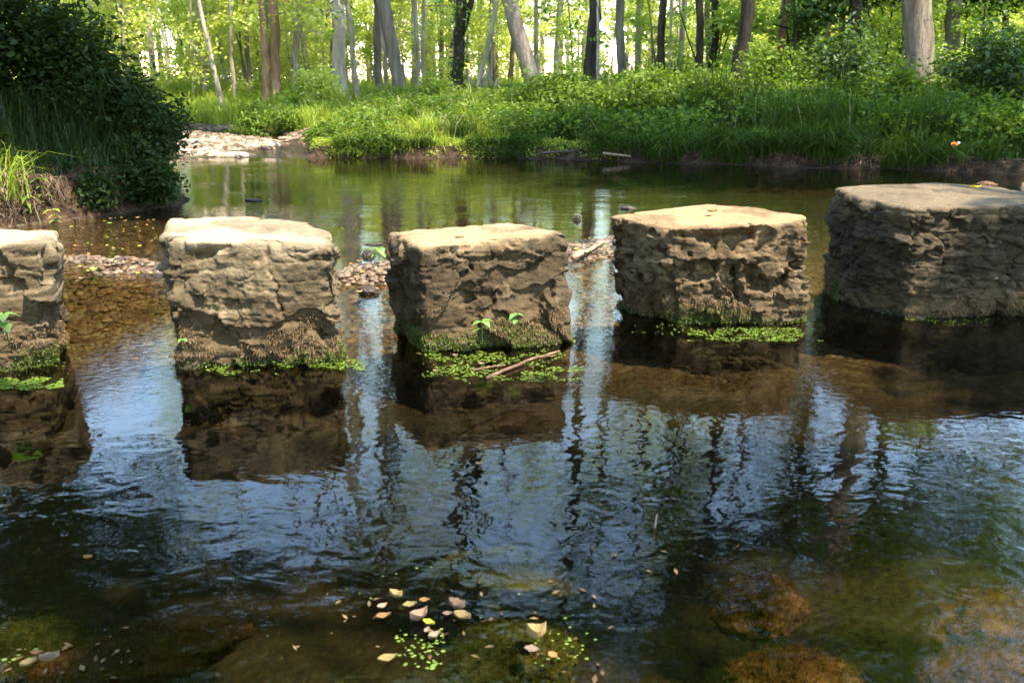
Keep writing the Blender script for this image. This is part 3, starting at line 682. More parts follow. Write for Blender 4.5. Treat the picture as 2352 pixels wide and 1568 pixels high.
FARG = None
TL = [
 # label, ub, vb, ut, vt, w, y, bark, leaf, kw
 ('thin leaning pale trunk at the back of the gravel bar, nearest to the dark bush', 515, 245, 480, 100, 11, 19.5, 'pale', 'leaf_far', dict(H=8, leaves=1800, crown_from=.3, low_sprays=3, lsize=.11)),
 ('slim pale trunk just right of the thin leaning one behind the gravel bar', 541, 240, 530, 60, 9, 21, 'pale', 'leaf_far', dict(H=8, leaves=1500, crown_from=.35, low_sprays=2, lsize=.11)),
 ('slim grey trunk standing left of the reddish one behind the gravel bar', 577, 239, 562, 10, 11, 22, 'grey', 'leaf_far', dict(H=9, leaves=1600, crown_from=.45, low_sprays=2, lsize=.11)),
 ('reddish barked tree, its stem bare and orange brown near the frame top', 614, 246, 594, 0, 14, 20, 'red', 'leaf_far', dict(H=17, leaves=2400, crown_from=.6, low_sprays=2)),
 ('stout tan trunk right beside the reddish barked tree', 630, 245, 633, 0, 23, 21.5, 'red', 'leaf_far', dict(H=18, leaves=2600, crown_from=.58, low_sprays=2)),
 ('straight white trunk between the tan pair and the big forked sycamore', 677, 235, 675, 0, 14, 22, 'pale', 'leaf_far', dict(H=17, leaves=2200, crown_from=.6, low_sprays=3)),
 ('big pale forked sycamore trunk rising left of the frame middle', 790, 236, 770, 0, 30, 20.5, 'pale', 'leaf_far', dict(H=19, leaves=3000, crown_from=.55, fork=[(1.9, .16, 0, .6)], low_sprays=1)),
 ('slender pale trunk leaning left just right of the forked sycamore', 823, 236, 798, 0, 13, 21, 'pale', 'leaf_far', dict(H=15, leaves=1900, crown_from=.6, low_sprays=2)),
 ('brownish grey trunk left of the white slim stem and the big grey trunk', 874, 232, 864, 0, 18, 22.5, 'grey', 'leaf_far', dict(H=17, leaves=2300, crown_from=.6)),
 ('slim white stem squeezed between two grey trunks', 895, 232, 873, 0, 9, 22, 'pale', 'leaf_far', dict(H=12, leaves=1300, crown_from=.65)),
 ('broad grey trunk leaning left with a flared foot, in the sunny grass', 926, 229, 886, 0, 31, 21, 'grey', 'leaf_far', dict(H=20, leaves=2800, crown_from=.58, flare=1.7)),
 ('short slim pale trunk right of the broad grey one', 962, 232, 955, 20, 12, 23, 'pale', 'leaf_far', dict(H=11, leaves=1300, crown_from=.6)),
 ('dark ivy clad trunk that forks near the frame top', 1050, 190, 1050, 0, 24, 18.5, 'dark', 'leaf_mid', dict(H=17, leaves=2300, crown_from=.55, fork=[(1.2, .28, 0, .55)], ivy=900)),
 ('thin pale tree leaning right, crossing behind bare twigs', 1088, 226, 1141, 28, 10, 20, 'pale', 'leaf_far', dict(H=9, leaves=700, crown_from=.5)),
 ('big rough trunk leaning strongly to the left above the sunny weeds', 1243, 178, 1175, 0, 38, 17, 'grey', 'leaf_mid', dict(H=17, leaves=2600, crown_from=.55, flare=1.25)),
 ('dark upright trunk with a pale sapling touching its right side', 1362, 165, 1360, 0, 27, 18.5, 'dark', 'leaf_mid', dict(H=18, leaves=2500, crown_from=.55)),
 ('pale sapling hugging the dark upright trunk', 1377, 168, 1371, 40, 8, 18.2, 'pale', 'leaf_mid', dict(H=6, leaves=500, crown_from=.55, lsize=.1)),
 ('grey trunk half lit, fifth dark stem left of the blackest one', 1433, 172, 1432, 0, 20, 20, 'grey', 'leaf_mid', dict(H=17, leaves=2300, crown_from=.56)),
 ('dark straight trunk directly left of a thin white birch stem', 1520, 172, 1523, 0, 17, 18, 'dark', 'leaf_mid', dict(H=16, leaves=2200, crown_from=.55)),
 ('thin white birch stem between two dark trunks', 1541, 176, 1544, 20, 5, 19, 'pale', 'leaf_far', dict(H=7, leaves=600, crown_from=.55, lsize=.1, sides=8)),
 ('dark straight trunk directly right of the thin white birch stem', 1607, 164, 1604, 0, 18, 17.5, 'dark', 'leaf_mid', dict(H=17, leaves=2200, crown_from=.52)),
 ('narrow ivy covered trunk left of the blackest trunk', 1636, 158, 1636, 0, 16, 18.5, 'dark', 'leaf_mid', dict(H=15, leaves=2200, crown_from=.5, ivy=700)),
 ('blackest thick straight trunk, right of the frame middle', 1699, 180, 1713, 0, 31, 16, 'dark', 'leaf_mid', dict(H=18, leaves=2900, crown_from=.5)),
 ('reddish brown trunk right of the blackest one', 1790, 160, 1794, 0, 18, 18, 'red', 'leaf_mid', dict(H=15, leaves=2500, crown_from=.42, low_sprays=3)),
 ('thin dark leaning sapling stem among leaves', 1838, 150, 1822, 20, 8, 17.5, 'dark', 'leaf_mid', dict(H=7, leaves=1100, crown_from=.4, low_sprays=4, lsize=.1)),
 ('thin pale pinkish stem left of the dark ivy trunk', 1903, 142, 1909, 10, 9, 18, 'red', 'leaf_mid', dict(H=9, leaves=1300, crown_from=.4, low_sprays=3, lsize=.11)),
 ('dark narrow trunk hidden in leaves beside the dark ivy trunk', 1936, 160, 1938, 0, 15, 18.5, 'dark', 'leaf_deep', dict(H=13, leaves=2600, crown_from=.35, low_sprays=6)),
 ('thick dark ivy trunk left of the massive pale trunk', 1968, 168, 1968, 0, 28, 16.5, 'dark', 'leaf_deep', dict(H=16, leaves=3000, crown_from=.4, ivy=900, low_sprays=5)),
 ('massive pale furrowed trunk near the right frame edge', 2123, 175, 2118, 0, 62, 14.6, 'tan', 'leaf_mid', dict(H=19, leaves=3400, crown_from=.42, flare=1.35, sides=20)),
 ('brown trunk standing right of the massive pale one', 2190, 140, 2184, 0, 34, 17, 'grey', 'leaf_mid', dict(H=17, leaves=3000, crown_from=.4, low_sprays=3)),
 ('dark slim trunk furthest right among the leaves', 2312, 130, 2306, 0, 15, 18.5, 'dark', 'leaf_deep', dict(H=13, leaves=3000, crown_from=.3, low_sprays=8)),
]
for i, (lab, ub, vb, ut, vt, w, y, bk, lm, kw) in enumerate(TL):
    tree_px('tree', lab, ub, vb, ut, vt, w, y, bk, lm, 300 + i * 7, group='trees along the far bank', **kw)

# broken snags and bare twigs
def snag(label, u0, v0, u1, v1, w, y, seed):
    a = at_y(u0, v0, y); g = gz(a[0], y); a[2] = g - .1; c = at_y(u1, v1, y)
    rng = np.random.default_rng(seed); n = 8
    P = a[None] + (c - a)[None] * np.linspace(0, 1, n)[:, None] + rng.normal(size=(n, 3)) * .01
    V, Q, T = tube(P - a, np.linspace(w, w * .75, n) / FPX * y * .5, 8, .25, seed)
    V[-2] += np.array([.02, 0, .08])
    o = obj('snag', mesh('snag', V, [Q, T], M['bark_pale'], True), loc=a); tag(o, label, 'dead tree', 'broken dead stems')
snag('short broken pale stump leaning right in the sunny weeds', 1130, 225, 1141, 188, 8, 18, 1)
snag('taller broken pale stem leaning right beside bare twigs', 1100, 220, 1120, 160, 8, 19, 2)
snag('broken pale stem leaning left, nearest the round green shrub', 1092, 210, 1080, 180, 7, 19, 3)

# understory saplings and background trees: a few kinds, then copies
def sapling_meshes(seed, H, nl, lsize, mat, bark):
    rng = np.random.default_rng(seed); mb = MB(); tips = []
    for s in range(rng.integers(1, 4)):
        d = (rng.normal() * .15, rng.normal() * .15, 1)
        P = limb_path((rng.normal() * .15, rng.normal() * .15, -.1), d, H, 10, rng, .05, .05)
        V, Q, T = tube(P, np.linspace(.012 + .006 * H, .006, len(P)), 6); mb.add(V, Q, T)
        for i in range(int(H * 3.2)):
            k = rng.integers(1, 10); a = rng.uniform(0, 6.28); ll = H * .30 * rng.uniform(.5, 1.1) * (1.2 - k / 14)
            F = limb_path(P[k], (math.cos(a), math.sin(a), .25), ll, 5, rng, .0, .18)
            V, Q, T = tube(F, np.linspace(.010, .004, len(F)), 4); mb.add(V, Q, T); tips += [F[-1], F[-1], F[-2], F[-3], F[2]]
    tips = np.array(tips); pick = rng.integers(0, len(tips), nl)
    D = unit(rng.normal(size=(nl, 3))) * rng.uniform(0, 1, (nl, 1)) ** .6 * (.22 + .05 * H) * np.array([1, 1, .45])
    P = tips[pick] + D; P[:, 2] = np.maximum(P[:, 2], .1)
    V, Q = leaf_quads(P, lsize * rng.uniform(.6, 1.3, nl), rng, .6, .5, .1)
    return mb.build('stem', M[bark], True), mesh('crown', V, Q, M[mat])

def plant_copy(name, meshes, loc, rz, s, label, cat, group):
    r = empty(name, loc, label, cat, group); r.rotation_euler = (0, 0, rz); r.scale = (s, s, s)
    for nm, me in zip(('trunk', 'crown'), meshes): obj(nm, me, r)
    return r

SAP = [sapling_meshes(40 + i, h, n, ls, m, bk) for i, (h, n, ls, m, bk) in enumerate([
    (3.4, 2600, .10, 'leaf_far', 'bark_pale'), (4.6, 3400, .11, 'leaf_far', 'bark_grey'), (2.4, 2200, .09, 'leaf_far', 'bark_grey'),
    (5.6, 3800, .12, 'leaf_far', 'bark_pale'), (3.8, 3000, .11, 'leaf_mid', 'bark_dark'), (4.8, 3400, .11, 'leaf_mid', 'bark_grey')])]
rs = random.Random(5)
def in_gap(x, y):   # keep a thinner sector with sky behind the middle of the far wood
    a = x / y; return -.02 < a < .20
cnt = 0
for i in range(190):
    y = rs.uniform(23.5, 44); x = rs.uniform(-.78, .78) * y
    if in_gap(x, y) and rs.random() < .2: continue
    if y < 27 and -.30 < x / y < .32 and rs.random() < .6: continue
    k = rs.choice([0, 1, 2, 3, 3, 1]) if x < .12 * y else rs.choice([0, 1, 3, 4, 5])
    plant_copy('sapling', SAP[k], (x, y, gz(x, y) - .05), rs.uniform(0, 6.28), rs.uniform(.75, 1.15) * (.8 if in_gap(x, y) else 1),
               'leafy sapling in the understory of the far wood', 'sapling', 'saplings of the far wood understory'); cnt += 1
# leafy saplings close behind the right bank, and yellow green ones over the gravel bar
for (x, y, k, s) in [(5.6, 18.5, 4, .8), (7.2, 17.2, 5, .75), (8.3, 16.5, 4, .85), (9.4, 15.6, 5, .8), (6.6, 20.5, 5, .9), (8.2, 20, 4, 1.0), (10.5, 18, 5, 1.0), (4.6, 21, 4, .8), (11.5, 15.5, 4, 1.0), (3.4, 22, 5, .7)]:
    plant_copy('sapling', SAP[k], (x, y, gz(x, y) - .05), rs.uniform(0, 6.28), s, 'leafy green sapling close behind the shaded right bank', 'sapling', 'saplings behind the right bank')
for (x, y, k, s) in [(-8.6, 19.8, 3, .85), (-10.4, 19.0, 1, 1.0), (-7.4, 21.6, 3, .95), (-9.2, 22.5, 1, 1.1), (-11.8, 21.0, 3, 1.0), (-6.3, 22.2, 1, .8), (-5.2, 22.8, 0, .9), (-12.5, 17.8, 3, 1.0), (-4.0, 23, 2, .9), (-10.5, 24.5, 3, 1.1), (-13, 24, 3, 1.2)]:
    plant_copy('sapling', SAP[k], (x, y, gz(x, y) - .05), rs.uniform(0, 6.28), s, 'bright yellow green sapling behind the gravel bar', 'sapling', 'saplings behind the gravel bar')

for (x, y, k, s) in [(-11.5, 8, 4, 1.0), (-13, 11, 5, 1.1), (-10.5, 11.5, 4, .9), (-15, 8, 5, 1.2), (-14, 14, 5, 1.2), (-10, 5, 4, 1.0)]:
    plant_copy('sapling', SAP[k], (x, y, gz(x, y) - .05), rs.uniform(0, 6.28), s, 'leafy sapling on the left bank, hidden behind the dark bush', 'sapling', 'saplings on the left bank')

BG = []
for i, (lm, bk) in enumerate([('leaf_far', 'pale'), ('leaf_far', 'grey'), ('leaf_far', 'tan'), ('leaf_far', 'pale')]):
    t = tree('background_tree', 'slim tree standing deep in the far wood', (0, 40 + 3 * i, 0), (0.1, 40 + 3 * i, 3), .13, 8.5, bk, lm, 700 + i, crown_from=.22, nlimb=13, leaves=2400, lsize=.17, spread=.24,
             group='slim trees deep in the far wood', sides=8)
    BG.append(t)
for i in range(110):
    y = rs.uniform(32, 75); x = rs.uniform(-.85, .85) * y
    if in_gap(x, y) and rs.random() < .25: continue
    src = BG[i % 4]
    if i < 4: src.location = (x, y, gz(x, y)); continue
    r = src.copy(); COL.objects.link(r); r.location = (x, y, gz(x, y)); r.rotation_euler = (0, 0, rs.uniform(0, 6.28)); s = rs.uniform(.7, 1.15); r.scale = (s, s, s)
    for ch in src.children:
        c = ch.copy(); COL.objects.link(c); c.parent = r

SL = []
for i, bk in enumerate(('pale', 'pale', 'tan', 'pale')):
    SL.append(tree('slender_tree', 'slender bare stemmed tree behind the sunny far bank', (0, 30, 0), (rs.uniform(-.25, .25), 30, 3), .06 + .014 * i, 10.5, bk, 'leaf_far', 760 + i, crown_from=.45, nlimb=9, leaves=1100, lsize=.13, spread=.2,
              group='slender trees behind the sunny far bank', sides=8, low_sprays=2))
for i in range(30):
    y = rs.uniform(22.5, 32); u = rs.uniform(330, 1700); x = (u - 1176) / FPX * y
    r = SL[i % 4]
    if i >= 4:
        r = r.copy(); COL.objects.link(r)
        for ch in SL[i % 4].children: c = ch.copy(); COL.objects.link(c); c.parent = r
    r.location = (x, y, gz(x, y)); r.rotation_euler = (0, 0, rs.uniform(0, 6.28)); k = rs.uniform(.75, 1.25); r.scale = (k, k, k)

# tall trees at the left, out of the frame's top: only their reflection shows
for i, (x, y, H) in enumerate([(-8.8, 13.8, 15), (-10.5, 17.5, 16), (-13, 22, 17)]):
    tree('tree', ['tall leafy tree whose crown darkens the water at left', 'tall tree behind the dark bush on the left bank', 'tall tree far left behind the gravel bar'][i],
         (x, y, gz(x, y)), (x + .15, y, 4), .2, H, 'grey', 'leaf_deep', 820 + i, crown_from=.38, nlimb=20, leaves=11000, lsize=.17, spread=.30, group='trees along the far bank')

# unseen trees around the camera, crowns shaped to shade near water and banks
def shade_tree(label, foot, H, lobes, seed, lsize=.14, holes=(), leafm='leaf_mid'):
    rng = np.random.default_rng(seed); foot = np.array([foot[0], foot[1], gz(*foot)])
    mb = MB(); P = limb_path((0, 0, -.2), (0, 0, 1), H, 12, rng, .1, .03)
    V, Q, T = tube(P, np.linspace(.34, .12, len(P)), 12, .15, seed); mb.add(V, Q, T)
    LV = MB()
    for (c, ax, n) in lobes:
        c = np.array(c) - foot; k = int(np.clip((c[2] - 1.5) / H * 12, 4, 12)); p0 = P[k]; t = np.linspace(0, 1, 9)[:, None]
        F = p0 + (c - p0) * t + np.array([0, 0, .8]) * np.sin(t * math.pi) * .6
        V, Q, T = tube(F, np.linspace(.11, .03, 9), 7); mb.add(V, Q, T)
        for j in range(10):
            G = limb_path(F[rng.integers(5, 9)], unit(rng.normal(size=3) * np.array(ax)), max(ax) * .75, 4, rng, .02, .2)
            V, Q, T = tube(G, np.linspace(.022, .006, 5), 5); mb.add(V, Q, T)
        D = unit(rng.normal(size=(n, 3))) * rng.uniform(0, 1, (n, 1)) ** .4 * np.array(ax)
        cl = fbm((D + c) * 1.1, 2, seed) + .25 * rng.uniform(size=n)
        D = D[cl > .50]
        for (hx, hy, hr) in holes: D = D[np.hypot((c + D + foot)[:, 0] - hx, (c + D + foot)[:, 1] - hy) > hr * (.7 + .6 * fbm((D) * 3, 2, 5))]
        V, Q = leaf_quads(c + D, lsize * rng.uniform(.7, 1.3, len(D)), rng, .6, .65, .08); LV.add(V, Q)
    root = empty('tree', foot, label, 'tree', 'trees on the near banks')
    obj('trunk', mb.build('trunk', M['bark_grey'], True), root); obj('crown', LV.build('crown', M[leafm]), root)
shade_tree('large tree standing on the near right bank, outside the picture, shading the near water', (10.6, -1.5), 11,
    [((.3, 5.2, 13), (3.1, 2.4, 1.0), 26000), ((2.1, 3.2, 13), (1.3, .95, .5), 6000), ((3.0, -1.12, 8), (4.8, 1.15, .5), 18000), ((6.3, .7, 8), (1.1, .95, .5), 2200)], 901, holes=((4.7, -1.5, .8), (5.6, -1.5, .7), (3.4, -1.55, .55), (4.0, -1.75, .4), (2.3, -1.65, .4), (4.3, -.9, .22), (2.7, -1.0, .2), (1.9, -1.5, .25), (5.6, -.55, .35)))
shade_tree('large tree on the right bank, outside the picture, shading the grassy bank', (11.6, 8.8), 10,
    [((8.3, 8.6, 10), (3.8, 1.9, 1.0), 17000), ((12.0, 6.5, 10), (2.5, 2.5, 1.2), 6000), ((5.6, 10.1, 8.6), (2.6, 1.4, .7), 9000), ((11.5, 10.5, 5), (2, 3, 2.5), 8000), ((8.8, 15.6, 8.4), (3.2, 2, 2.4), 9000)], 902)

shade_tree('tall tree behind the left bank bush, its dark crown leaning out over the pool', (-9.2, 13.2), 9,
    [((-5.6, 14, 8.8), (3, 2.2, 1.5), 9000), ((-2.4, 14.8, 9.2), (2.2, 1.5, 1.1), 5000), ((-8, 13.6, 7), (2, 1.6, 1.6), 5000), ((.2, 15.2, 10.2), (1.5, 1.2, .8), 2200)], 960, .15, leafm='leaf_deep')
for i, (lab, foot, H, lobes) in enumerate([  # unseen trees added to cut sky light from behind and above
    ('tall tree on the near left bank, outside the picture, added to block sky light', (-7.5, 2.5), 10, [((-5.2, -.5, 8.5), (2.6, 3.2, 1.6), 9000), ((-7.5, 4.5, 8), (2.4, 3.2, 2.4), 9000), ((-7.5, 3, 4), (1.6, 3.4, 2.0), 7000)]),
    ('tree behind the viewpoint on the near left, outside the picture, added to block sky light', (-5.5, -5.5), 9, [((-4, -4.5, 7), (3.2, 2.2, 2.4), 9000), ((-5.5, -5, 3), (3, 1.6, 2), 7000)]),
    ('tree straight behind the viewpoint, outside the picture, added to block sky light', (.5, -9.2), 9, [((0, -7.5, 6.5), (3.4, 2.2, 3.2), 11000), ((.5, -8.5, 2.5), (3.4, 1.4, 2), 7000), ((1.5, -4.4, 9), (3.4, 1.6, 1.0), 7000)]),
    ('tree behind the viewpoint on the near right, outside the picture, added to block sky light', (11, -6), 9, [((7, -6.5, 6), (3.2, 2.2, 3), 10000), ((11, -2, 4.5), (1.6, 4, 3), 8000)]),
    ('bushy tree on the right bank, outside the picture, added to block sky light', (12.4, 3.5), 7, [((11.8, 3.5, 4.5), (1.6, 3.4, 3), 10000)])]):
    shade_tree(lab, foot, H, lobes, 940 + i, .24)

# ------------------------------------------------------------------ shrubs
def shrub(name, label, loc, size, n, lsize, mat, seed, group=None, stems=9, cat='shrub', flat=.4, bark='bark_dark', hang=0.):
    rng = np.random.default_rng(seed); mb = MB(); tips = []
    sx, sy, sz = size
    for s in range(stems):
        a = rng.uniform(0, 6.28); rr = rng.uniform(0, 1) ** .5
        end = np.array([math.cos(a) * sx * rr, math.sin(a) * sy * rr, sz * (rng.uniform(.5, 1.05) if s % 3 else rng.uniform(1.15, 1.45)) * (1 - .45 * rr ** 2)])
        t = np.linspace(0, 1, 7)[:, None]; F = end * t + np.array([0, 0, .12 * sz]) * np.sin(t * math.pi) + rng.normal(size=(7, 3)) * .02 * t
        F[0, 2] = -.05
        V, Q, T = tube(F, np.linspace(.012, .003, 7), 5); mb.add(V, Q, T)
        for k in (2, 3, 4, 5, 6): tips += [F[k]] * (k // 2)
        for j in range(3):
            G = limb_path(F[rng.integers(2, 7)], unit(rng.normal(size=3)), .35 * max(sx, sz), 4, rng, .06, .25)
            V, Q, T = tube(G, np.linspace(.005, .002, 5), 4); mb.add(V, Q, T); tips += [G[-1], G[-2], G[-3]]
    tips = np.array(tips); pick = rng.integers(0, len(tips), n)
    D = rng.normal(size=(n, 3)) * .13 * np.array([sx, sy, sz]) ** .5
    P = tips[pick] + D; P[:, 2] = np.abs(P[:, 2])
    V, Q = leaf_quads(P, lsize * rng.uniform(.4, 1.5, n), rng, .6, flat, .1, hang)
    r = empty(name, loc, label, cat, group)
    obj('stem', mb.build('stem', M[bark], True), r); obj('foliage', mesh('foliage', V, Q, M[mat]), r)
    return r

LB = [('dark leafy shrub forming the top of the left bank bush', (-4.75, 8.2), (.8, .7, 1.25), 9000, .055),
      ('dark shrub with single leaves standing out against the sunlit wood, left bank', (-4.25, 8.3), (.6, .6, .95), 8000, .055),
      ('dark sloping shrub right of the leaf tipped one on the left bank', (-3.80, 8.3), (.5, .55, .80), 8000, .05),
      ('dark low shrub overhanging the pool at the tip of the left bank', (-3.42, 8.3), (.32, .45, .60), 6500, .05),
      ('dark trailing plant drooping into the water at the tip of the left bank', (-3.22, 8.05), (.16, .3, .32), 2200, .045),
      ('dark low plant hanging over the shaded lip of the left bank, nearest the sunlit earth', (-3.50, 7.33), (.26, .2, .26), 3400, .04),
      ('dark low plant hanging over the shaded lip of the left bank, nearer its tip', (-3.2, 7.62), (.30, .22, .34), 3800, .045),
      ('dark shrub at the far left frame edge behind the sunlit weeds', (-5.2, 7.7), (.6, .6, .9), 7000, .055)]
for i, (lab, (x, y), size, n, ls) in enumerate(LB):
    shrub('shrub', lab, (x, y, gz(x, y) if y > 7.66 or x < -4 else .06), size, n, ls, 'leaf_dark', 60 + i, 'dark shrubs on the left bank', 14)
RB = [('round bright green shrub in front of the ivy clad forked trunk', *at_y(1020, 200, 17)[:2], (.42, .42, .62), 2600, .06, 'herb'),
      ('sunny weedy shrub under the leaning trunk', *at_y(1240, 215, 15.5)[:2], (.55, .5, .55), 2600, .07, 'herb'),
      ('leafy shrub below the dark upright trunk with the pale sapling', *at_y(1330, 215, 15.2)[:2], (.55, .5, .65), 2800, .07, 'herb'),
      ('leafy shrub left of the blackest trunk', *at_y(1480, 210, 15)[:2], (.6, .5, .60), 2800, .07, 'herb'),
      ('leafy shrub at the foot of the blackest trunk', *at_y(1620, 200, 15)[:2], (.6, .5, .55), 2600, .07, 'herb'),
      ('tangled shrub between the blackest trunk and the dark ivy trunk', *at_y(1800, 190, 15)[:2], (.7, .55, .75), 3200, .075, 'herb'),
      ('tall tangled shrub in front of the dark ivy trunk', *at_y(1950, 190, 14.6)[:2], (.6, .5, 1.05), 3200, .075, 'leaf_deep'),
      ('leafy shrub hiding the foot of the massive pale trunk', *at_y(2060, 210, 13.6)[:2], (.55, .45, .55), 2200, .075, 'herb'),
      ('leafy shrub right of the massive pale trunk', *at_y(2240, 200, 13.6)[:2], (.8, .6, .8), 3200, .08, 'leaf_deep'),
      ('big leafy shrub at the right frame edge on the far bank', *at_y(2330, 190, 13)[:2], (.8, .7, 1.1), 3600, .08, 'leaf_deep'),
      ('low sunny shrub by the inlet, at the left end of the grassy bank', *at_y(745, 340, 13.9)[:2], (.3, .3, .16), 1500, .06, 'herb'),
      ('low leafy clump at the waterline of the sunny bank', *at_y(850, 355, 13.25)[:2], (.5, .25, .11), 1500, .055, 'herb'),
      ('green shrub on the gravel bar beside the channel', *at_y(620, 290, 17)[:2], (.6, .5, .45), 2400, .07, 'herb'),
      ('dark green shrub where the far channel bends behind the bar', *at_y(700, 265, 19)[:2], (.5, .5, .6), 2000, .07, 'leaf_mid'),
      ('sunny shrub among the pale trunks behind the bar', *at_y(745, 225, 19)[:2], (.55, .5, .7), 2600, .075, 'leaf_far')]
for i, (lab, x, y, size, n, ls, mt) in enumerate(RB):
    shrub('shrub', lab, (x, y, gz(x, y)), size, n, ls, mt, 90 + i, 'shrubs along the far bank', 10)

# leafy twigs hanging into the top of the picture
def hanging(label, pts, y, n, mat, seed, ls=.07):
    rng = np.random.default_rng(seed); mb = MB(); LP = []
    for (u0, v0, u1, v1) in pts:
        a = at_y(u0 - 160, v0 - 420, y + .8); c = at_y(u1, v1, y + rng.uniform(-.3, .3)); t = np.linspace(0, 1, 7)[:, None]
        F = a + (c - a) * t + np.array([.25, 0, .35]) * np.sin(t * math.pi)
        V, Q, T = tube(F, np.linspace(.018, .003, 7), 5); mb.add(V, Q, T)
        for k in range(n): LP.append(F[min(6, int(6.99 * rng.uniform(.3, 1) ** .7))] + rng.normal(size=3) * np.array([.09, .12, .07]))
    LP = np.array(LP); V, Q = leaf_quads(LP, ls * rng.uniform(.7, 1.3, len(LP)), rng, .5, .3, .1, .5)
    o0 = LP[0]; r = empty('hanging_branch', o0, label, 'branch', 'leafy branches hanging in from above')
    mb.V = [v - o0 for v in mb.V]
    obj('twig', mb.build('twig', M['bark_dark'], True), r); obj('foliage', mesh('foliage', V - o0, Q, M[mat]), r)
hanging('leafy green branch hanging in over the leaning trunk', [(1120, -90, 1260, 30), (1150, -80, 1330, 60), (1100, -80, 1180, 25), (1230, -60, 1390, 85)], 13, 46, 'herb', 1, .09)
hanging('dark leaf cluster hanging in left of the ivy clad forked trunk', [(960, -80, 1040, 15), (990, -70, 1060, 30), (940, -60, 1000, 10)], 12, 40, 'leaf_deep', 2, .09)
hanging('dark leaf cluster hanging in front of the big forked sycamore', [(690, -80, 760, 30), (720, -60, 740, 45), (700, -70, 800, 10)], 12, 34, 'leaf_deep', 3, .09)

# ------------------------------------------------------------------ grass and ground cover
def scatter(n, xr, yr, rng, keep):
    x = rng.uniform(*xr, n); y = rng.uniform(*yr, n); z = ground(x, y); sd = poly_sd(x, y, POOL)
    k = keep(x, y, z, sd); return np.stack([x, y, z], 1)[k], sd[k]

rng = np.random.default_rng(77)
def stuff(name, label, me): return tag(obj(name, me), label, name.replace('_', ' '), kind='stuff')
# right bank and far meadow
P, sd = scatter(150000, (-3.6, 11), (8.5, 21), rng, lambda x, y, z, sd: (sd > .12) & ~((x < -3.0) & (y < 13)) & (rng.uniform(size=len(x)) < np.clip(1.25 - .09 * np.clip(sd, 0, 99), .25, 1) * (1 - .5 * (x > .8) * (fbm(np.stack([x, y, 0 * x], 1) * .9, 2, 15) > .5))))
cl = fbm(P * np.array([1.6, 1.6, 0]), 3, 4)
sun_side = P[:, 0] < -.2 + .9 * (cl - .5)  # one sward split into a lit and a shaded grass colour
H = (1 - .42 * sstep(2.2, .5, P[:, 0])) * (.07 + 1.25 * cl ** 2.2) * (.45 + .6 * sstep(.05, .9, sd)) * rng.uniform(.5, 1.25, len(P))
for m_, nm, lab, key in ((sun_side, 'grass', 'bright sunlit grass on the far bank beside the inlet', 'grass_sun'), (~sun_side, 'grass', 'long green grass covering the shaded right bank', 'grass_shaded')):
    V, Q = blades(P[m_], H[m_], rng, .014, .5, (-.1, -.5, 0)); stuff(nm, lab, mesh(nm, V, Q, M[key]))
P, sd = scatter(90000, (-2.6, 9), (9.2, 13.4), rng, lambda x, y, z, sd: (sd > .05) & (sd < .34) & (fbm(np.stack([x, y, 0 * x], 1) * 1.3, 2, 71) > np.where(x > 1.2, .34, .46)))
V, Q = blades(P, rng.uniform(.5, 1.1, len(P)) * (.22 + .42 * sstep(0, 2.5, P[:, 0]) * fbm(P * 1.1, 2, 72) * 1.6), rng, .012, 1.05, (-.5, -1.4, 0)); V[:, 2] = np.maximum(V[:, 2], .012); stuff('grass', 'grass drooping over the waterline of the far bank', mesh('grass', V, Q, M['grass_shaded']))
# bar fringe and far floor grass
P, sd = scatter(60000, (-12, -3.6), (15.5, 27), rng, lambda x, y, z, sd: (sd > .25) & (y + .5 * x + 2.0 * fbm(np.stack([x, y, 0 * x], 1), 3, 8) > 15.1))
V, Q = blades(P, rng.uniform(.15, .5, len(P)), rng, .016, .5); stuff('grass', 'pale sunny grass behind the gravel bar', mesh('grass', V, Q, M['grass_sun']))
P, sd = scatter(60000, (-26, 26), (20, 46), rng, lambda x, y, z, sd: (sd > 1) & (fbm(np.stack([x, y, 0 * x], 1) * .5, 2, 6) > .42))
V, Q = blades(P, rng.uniform(.2, .6, len(P)), rng, .03, .5); stuff('grass', 'grass on the floor of the far wood', mesh('grass', V, Q, M['grass_sun']))
P, sd = scatter(2400, (-3, 11), (11.5, 19), rng, lambda x, y, z, sd: (sd > .3) & (fbm(np.stack([x, y, 0 * x], 1) * .8, 2, 52) > .45))
V, Q = blades(P, rng.uniform(.25, .75, len(P)), rng, .009, .5); stuff('grass', 'dead straw coloured stalks standing in the far bank weeds', mesh('grass', V, Q, M['straw']))
# herbs
P, sd = scatter(52000, (-2.8, 11), (11, 19.5), rng, lambda x, y, z, sd: (sd > .5) & (fbm(np.stack([x, y, 0 * x], 1) * 1.3, 3, 14) + .07 * (x > .5) + .05 * (sd > 2) > .49))
P = P.repeat(2, 0) + rng.normal(size=(len(P) * 2, 3)) * np.array([.12, .12, 0]); P[:, 2] += rng.uniform(.08, .42 , len(P)) + .18 * sstep(1, 4, P[:, 0]) * rng.uniform(0, 1, len(P))
V, Q = leaf_quads(P, rng.uniform(.035, .11, len(P)) ** 1.0, rng, .6, .5); stuff('ground_cover', 'leafy weeds growing through the grass of the far bank', mesh('ground_cover', V, Q, M['herb']))
# waterside mat plants at the sunny foot of the bank
P, sd = scatter(26000, (-3.2, 1.5), (12.4, 14.2), rng, lambda x, y, z, sd: (sd > .02) & (sd < .55) & (fbm(np.stack([x, y, 0 * x], 1) * 2.2, 2, 24) > .45))
P[:, 2] += rng.uniform(.0, .10, len(P)); V, Q = leaf_quads(P, rng.uniform(.02, .045, len(P)), rng, .7, .6)
stuff('ground_cover', 'bright low plants along the sunny waterline', mesh('ground_cover', V, Q, M['grass_sun']))
